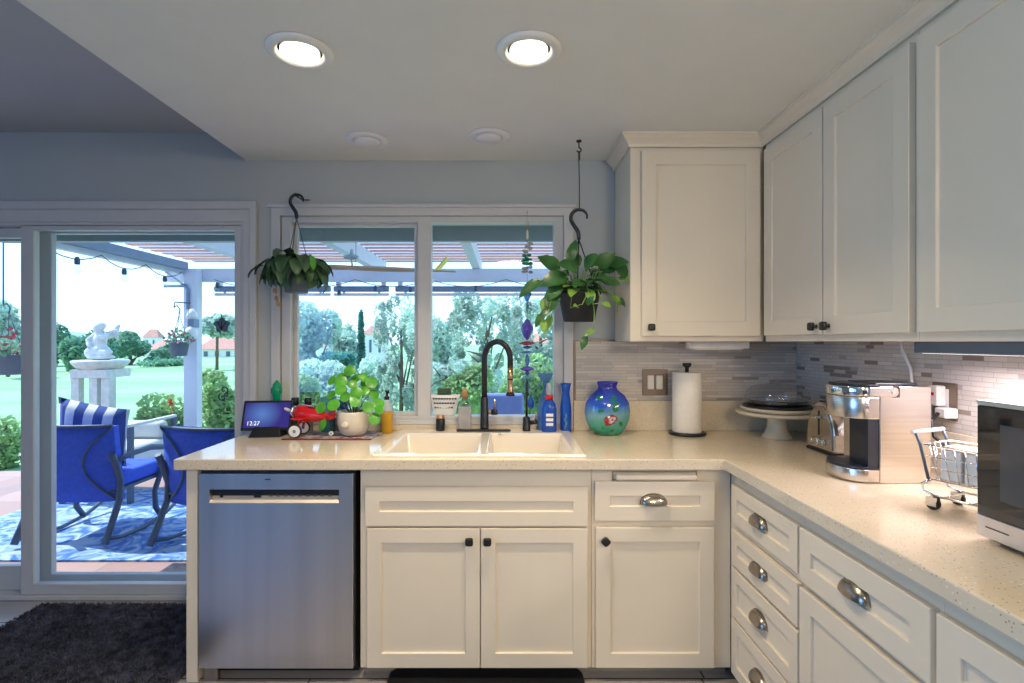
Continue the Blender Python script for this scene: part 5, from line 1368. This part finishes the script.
st_ = mb.build('cherub_statue', M['stone'])
md = st_.modifiers.new('fuse', 'REMESH'); md.mode = 'VOXEL'; md.voxel_size = .011
tag(st_, 'small winged cherub statue sitting on the stone pedestal', 'statue')

# flower pots
def flower_pot(lab, x, y, z, r, h_, hang, square=False):
    u = thing('flower_basket', lab, 'flower pot')
    MB().lathe([(r * .72, z), (r * .78, z + .004), (r, z + h_), (r * 1.05, z + h_), (r * 1.05, z + h_ + .012), (r * .9, z + h_ + .012), (r * .85, z + h_ * .8)], (x, y, 0), 24, sx=1.3 if square else 1).build('pot', M['potgrey'], u)
    lf = MB(); fl = MB()
    for k in range(110):
        a = R.uniform(0, 2 * PI); q = R.uniform(0, 1) ** .6
        c = (x + q * r * 1.6 * math.cos(a), y + q * r * 1.3 * math.sin(a), z + h_ + R.uniform(0, r * 1.9) * (1.1 - q * .6))
        d = Vector((R.uniform(-1, 1), R.uniform(-1, 1), R.uniform(-.3, 1))).normalized(); v = d.cross(Vector((R.uniform(-1, 1), 1, 0))).normalized()
        (fl if k % 3 == 0 else lf).quad(c, d, v, r * .45, r * .30)
    for k in range(7): a = k * .9; lf.tube([(x, y, z + h_ * .85), (x + r * 1.2 * math.cos(a), y + r * .8 * math.sin(a), z + h_ + r)], .003, 5)
    lf.build('foliage', M['t1'], u, fix=False); fl.build('blossoms', M['flower'], u, fix=False)
    MB().lathe([(r * .86, z + h_ * .8), (0, z + h_ * .88)], (x, y, 0), 16).build('soil', M['soil'], u)
    if hang:
        for k in range(3): a = 2 * PI * k / 3 + .3; MB().tube([(x + r * math.cos(a), y + r * math.sin(a), z + h_), (x, y, z + h_ + r * 3.2)], .003, 5).build('hanger_wire', M['iron'], u)
        MB().tube([(x, y, z + h_ + r * 3.2), (x + .01, y, z + h_ + r * 3.2 + .05), (x - .02, y, z + h_ + r * 3.2 + .09), (x - .05, y, z + h_ + r * 3.2 + .07)] , .006, 6).build('hook', M['iron'], u)
    return u
fx_, fz_ = (179 - 506) * 5.0 / F, H - 14.5 * 5.0 / F
flower_pot('hanging pot of red and pink flowers by the patio cover post', fx_, 5.0, fz_, .085, .12, True)
tag(MB().tube([(-3.105, 5.158, 1.66), (fx_ - .04, 5.0, 1.66), (fx_ - .047, 5.0, fz_ + .12 + .272 + .079)], .006, 6).build('plant_arm', M['iron']), 'thin metal arm on the post holding the flower pot', 'bracket')
flower_pot('grey pot of red flowers at the far left, behind the fixed door pane', (9 - 506) * 4.6 / F, 4.6, H - 33 * 4.6 / F, .115, .165, True, True)
tag(MB().tube([((9 - 506) * 4.6 / F - .05, 4.6, H - 33 * 4.6 / F + .165 + .115 * 3.2 + .078), ((9 - 506) * 4.6 / F - .05, 4.6, 2.15), ((9 - 506) * 4.6 / F + .3, 4.6, 2.15), (-3.4, 4.6, 2.17)], .006, 6).build('plant_arm', M['iron']), 'thin metal rod carrying the far left flower pot', 'bracket')

# vegetation: each tree or shrub is its own thing with crown and stem
def tree(name, label, pc, ptop, pbot, hw, d, m, n, leaf, cat='tree', ground=-.55, shape='round', group=None, dens=1.0):
    x = (pc - 506) * d / F; zt_ = H - (ptop - 341.3) * d / F; zb_ = H - (pbot - 341.3) * d / F; rw = hw * d / F
    u = thing(name, label, cat, group=group)
    mb = MB(); zc = (zt_ + zb_) / 2; rz_ = (zt_ - zb_) / 2
    blobs = []
    if shape == 'round':
        for k in range(9): blobs.append((R.uniform(-.6, .6), R.uniform(-.5, .5), R.uniform(-.6, .62), R.uniform(.35, .55)))
    elif shape == 'column': blobs = [(0, 0, -.75 + .25 * k, .75 - .085 * k) for k in range(7)]
    elif shape == 'sparse':
        for k in range(70): blobs.append((R.uniform(-.9, .9), R.uniform(-.8, .8), R.uniform(-.98, .92), R.uniform(.08, .22)))
    for k in range(n):
        (bx_, by_, bz_, br) = blobs[k % len(blobs)]
        v = Vector((R.gauss(0, 1), R.gauss(0, 1), R.gauss(0, 1))).normalized() * br * R.uniform(.65, 1.0) ** .5
        c = (x + (bx_ + v.x) * rw, d + (by_ + v.y) * rw, zc + max(-1, min(1, (bz_ + v.z))) * rz_)
        dd = Vector((R.uniform(-1, 1), R.uniform(-1, 1), R.uniform(-.6, 1))).normalized(); w_ = dd.cross(Vector((R.uniform(-1, 1), R.uniform(-1, 1), R.uniform(-1, 1)))).normalized()
        mb.quad(c, dd, w_, leaf * R.uniform(.7, 1.3), leaf * R.uniform(.4, .75))
    mb.build('foliage', M[m], u, fix=False)
    tr_ = MB(); tr_.tube([(x, d, min(ground, zb_) - .05), (x + .02 * rw, d, zc), (x, d, zc + rz_ * .6)], [rw * .07 + .01, rw * .05 + .008, .008], 7)
    for k in range(5 if shape != 'column' else 0):
        a = 2 * PI * k / 5; tr_.tube([(x, d, zc - rz_ * (.7 - .2 * k % .9)), (x + rw * .6 * math.cos(a), d + rw * .6 * math.sin(a), zc + rz_ * R.uniform(-.1, .6))], [rw * .04 + .006, .006], 6)
    tr_.build('stem' if cat == 'shrub' else 'trunk', M['bark'], u)
R.seed(21)
tree('pine_tree', 'blue grey pine tree behind the far left flower pot', 8, 300, 352, 22, 28, 't2', 1500, .32)
for a in ((52, 320, 376, 22, 42, 'dense green tree beyond the lawn, behind the left door stile'), (86, 331, 378, 26, 34, 'broad low green tree beyond the lawn, behind the cherub statue'),
          (130, 330, 372, 26, 43, 'dense green tree beyond the lawn, right of the cherub statue'), (162, 345, 372, 22, 44, 'distant clump of green trees left of the patio post')):
    tree('round_tree', a[5], a[0], a[1], a[2], a[3], a[4], 't1', 2200, .42, group='trees beyond the lawn')
tree('round_tree', 'umbrella shaped tree right of the patio post, behind the leaf ornament', 217, 308, 340, 20, 34, 't2', 1500, .40)
tree('round_tree', 'large grey green tree in the left window pane under the hanging plant', 313, 304, 396, 34, 15, 't2', 5200, .19, ground=-.5)
tree('round_tree', 'pale tree in the left window pane behind the cypress', 344, 316, 400, 18, 20, 't2', 3000, .22)
tree('cypress_tree', 'narrow upright cypress tree in the middle of the left window pane', 361, 310, 392, 6.5, 17, 't3', 1500, .16, shape='column')
tree('leafy_tree', 'loose light leaved tree close to the window mullion', 401, 296, 430, 26, 8.0, 't2', 6500, .065, shape='sparse', ground=-.3)
tree('round_shrub', 'low teal shrub in the left window pane below the houses', 338, 352, 368, 20, 13, 't3', 900, .22, 'shrub')
tree('round_tree', 'olive tree filling the middle of the right window pane', 486, 288, 412, 40, 12, 't2', 8500, .105, shape='sparse', ground=-.4)
tree('round_tree', 'small tree at the left of the right window pane', 443, 308, 392, 20, 22, 't2', 3000, .22)
tree('round_tree', 'grey green tree at the right edge of the right window pane', 540, 298, 396, 34, 14, 't2', 6000, .13, shape='sparse')
tree('round_shrub', 'bright bush behind the faucet, outside', 466, 356, 425, 28, 7.5, 't4', 1800, .10, 'shrub', ground=-.3)
tree('round_shrub', 'bright bush outside behind the glass bead string', 530, 350, 430, 32, 7.8, 't4', 2000, .10, 'shrub', ground=-.3)
tree('round_shrub', 'garden bush outside, behind the smart display and toy plane', 300, 372, 440, 22, 6.6, 't4', 1200, .085, 'shrub', ground=-.2)
tree('round_shrub', 'garden bush outside, behind the round leaved potted plant', 350, 384, 445, 24, 6.6, 't2', 1200, .085, 'shrub', ground=-.2)
tree('round_shrub', 'leafy bush at the foot of the patio post', 222, 362, 455, 26, 6.3, 't4', 2200, .085, 'shrub', ground=-.2)
tree('round_shrub', 'low leafy bush with an orange bloom left of the patio post', 162, 393, 458, 30, 6.0, 't4', 1700, .075, 'shrub', ground=-.2)
tree('round_shrub', 'pale green bush at the patio edge, far left of the view', 6, 412, 474, 26, 6.0, 't4', 1200, .08, 'shrub', ground=-.2)
tree('round_shrub', 'clipped hedge along the far side of the lawn', 165, 358, 368, 34, 40, 't1', 900, .3, 'shrub')
tree('round_shrub', 'row of dense bushes along the lawn behind the cherub statue', 96, 344, 372, 38, 50, 't1', 1800, .3, 'shrub')
tree('round_shrub', 'bushes along the far lawn at the left edge, under the pine', 12, 342, 374, 34, 33, 't1', 1400, .3, 'shrub')
tree('round_shrub', 'pale bushes on the lawn in the left window pane below the trees', 318, 358, 400, 30, 11, 't2', 1800, .13, 'shrub')
tree('round_shrub', 'pale bushes on the lawn in the left window pane beside the mullion', 384, 352, 404, 28, 11.5, 't2', 1800, .13, 'shrub')
tree('round_shrub', 'pale bushes on the lawn at the left of the right window pane', 446, 356, 406, 24, 9.6, 't2', 1600, .13, 'shrub')
mb = MB(); c0 = Vector(((171 - 506) * 5.7 / F, 5.7, H - 61 * 5.7 / F))
for k in range(26):
    d = Vector((R.gauss(0, 1), R.gauss(0, 1) - .5, R.gauss(0, 1))).normalized(); mb.quad(c0 + d * .03, d, d.cross(Vector((0, 0, 1))).normalized(), .06, .03)
mb.tube([c0, c0 + Vector((0, .1, -.5))], .004, 5)
tag(mb.build('orange_flower', M['orange'], fix=False), 'orange flower above the bush left of the patio post', 'flower')

# distant houses
def house(lab, p0, p1, ptop, peave, pbase, d, nwin=2):
    x0, x1 = (p0 - 506) * d / F, (p1 - 506) * d / F
    Z = lambda py: H - (py - 341.3) * d / F
    u = thing('distant_house', lab, 'house')
    dep = (x1 - x0) * .6
    MB().box(x0, d, Z(pbase) - .5, x1, d + dep, Z(peave)).build('wall', M['stucco'], u)
    mb = MB(); e = (x1 - x0) * .06
    b = [mb.add(q) for q in ((x0 - e, d - e, Z(peave)), (x1 + e, d - e, Z(peave)), (x1 + e, d + dep + e, Z(peave)), (x0 - e, d + dep + e, Z(peave)), (x0 + (x1 - x0) * .25, d + dep / 2, Z(ptop)), (x1 - (x1 - x0) * .25, d + dep / 2, Z(ptop)))]
    for q in ((0, 1, 5, 4), (1, 2, 5), (2, 3, 4, 5), (3, 0, 4), (3, 2, 1, 0)): mb.face([b[i] for i in q])
    mb.build('roof', M['roof'], u)
    for k in range(nwin):
        xx = x0 + (x1 - x0) * (k + .7) / (nwin + .4); hh = Z(peave) - Z(pbase)
        MB().box(xx - (x1 - x0) * .05, d - .05, Z(pbase) + hh * .35, xx + (x1 - x0) * .05, d - .001, Z(pbase) + hh * .8).build('window', M['potgrey'], u)
house('distant house with a tall pink roof left of the patio post', 143, 158, 329, 337, 352, 70)
house('long low distant house with a pink roof behind the hanging flower pot', 146, 182, 340, 349, 360, 62, 3)
house('distant pale house with a pink roof right of the patio post', 198, 236, 337, 349, 360, 60, 3)
house('white house left of the cypress in the left window pane', 318, 352, 337, 346, 358, 52)
house('white house right of the cypress in the left window pane', 364, 386, 325, 334, 362, 46)
house('pale house at the left of the right window pane', 428, 462, 328, 340, 356, 48)
house('pale house at the right of the right window pane', 522, 566, 333, 343, 356, 52)

# ------------------------------------------------------------------ set every thing's origin at its base
def _tree(o):
    yield o
    for c in o.children: yield from _tree(c)
bpy.context.view_layer.update()
for o in list(S.objects):
    if o.parent or o.type not in ('EMPTY', 'MESH') or o.get('kind') == 'structure': continue
    if o.location.length > 1e-6 or tuple(o.rotation_euler) != (0, 0, 0): continue
    lo = Vector((1e9,) * 3); hi = Vector((-1e9,) * 3)
    for q in _tree(o):
        if q.type in ('MESH', 'FONT'):
            for c in q.bound_box:
                p = q.matrix_world @ Vector(c)
                lo = Vector(map(min, lo, p)); hi = Vector(map(max, hi, p))
    if lo.x > 1e8: continue
    base = Vector(((lo.x + hi.x) / 2, (lo.y + hi.y) / 2, lo.z))
    if o.type == 'EMPTY':
        o.location = base
        for c in o.children: c.location = c.location - base
    elif o.data.users == 1:
        o.data.transform(Matrix.Translation(-base)); o.location = base
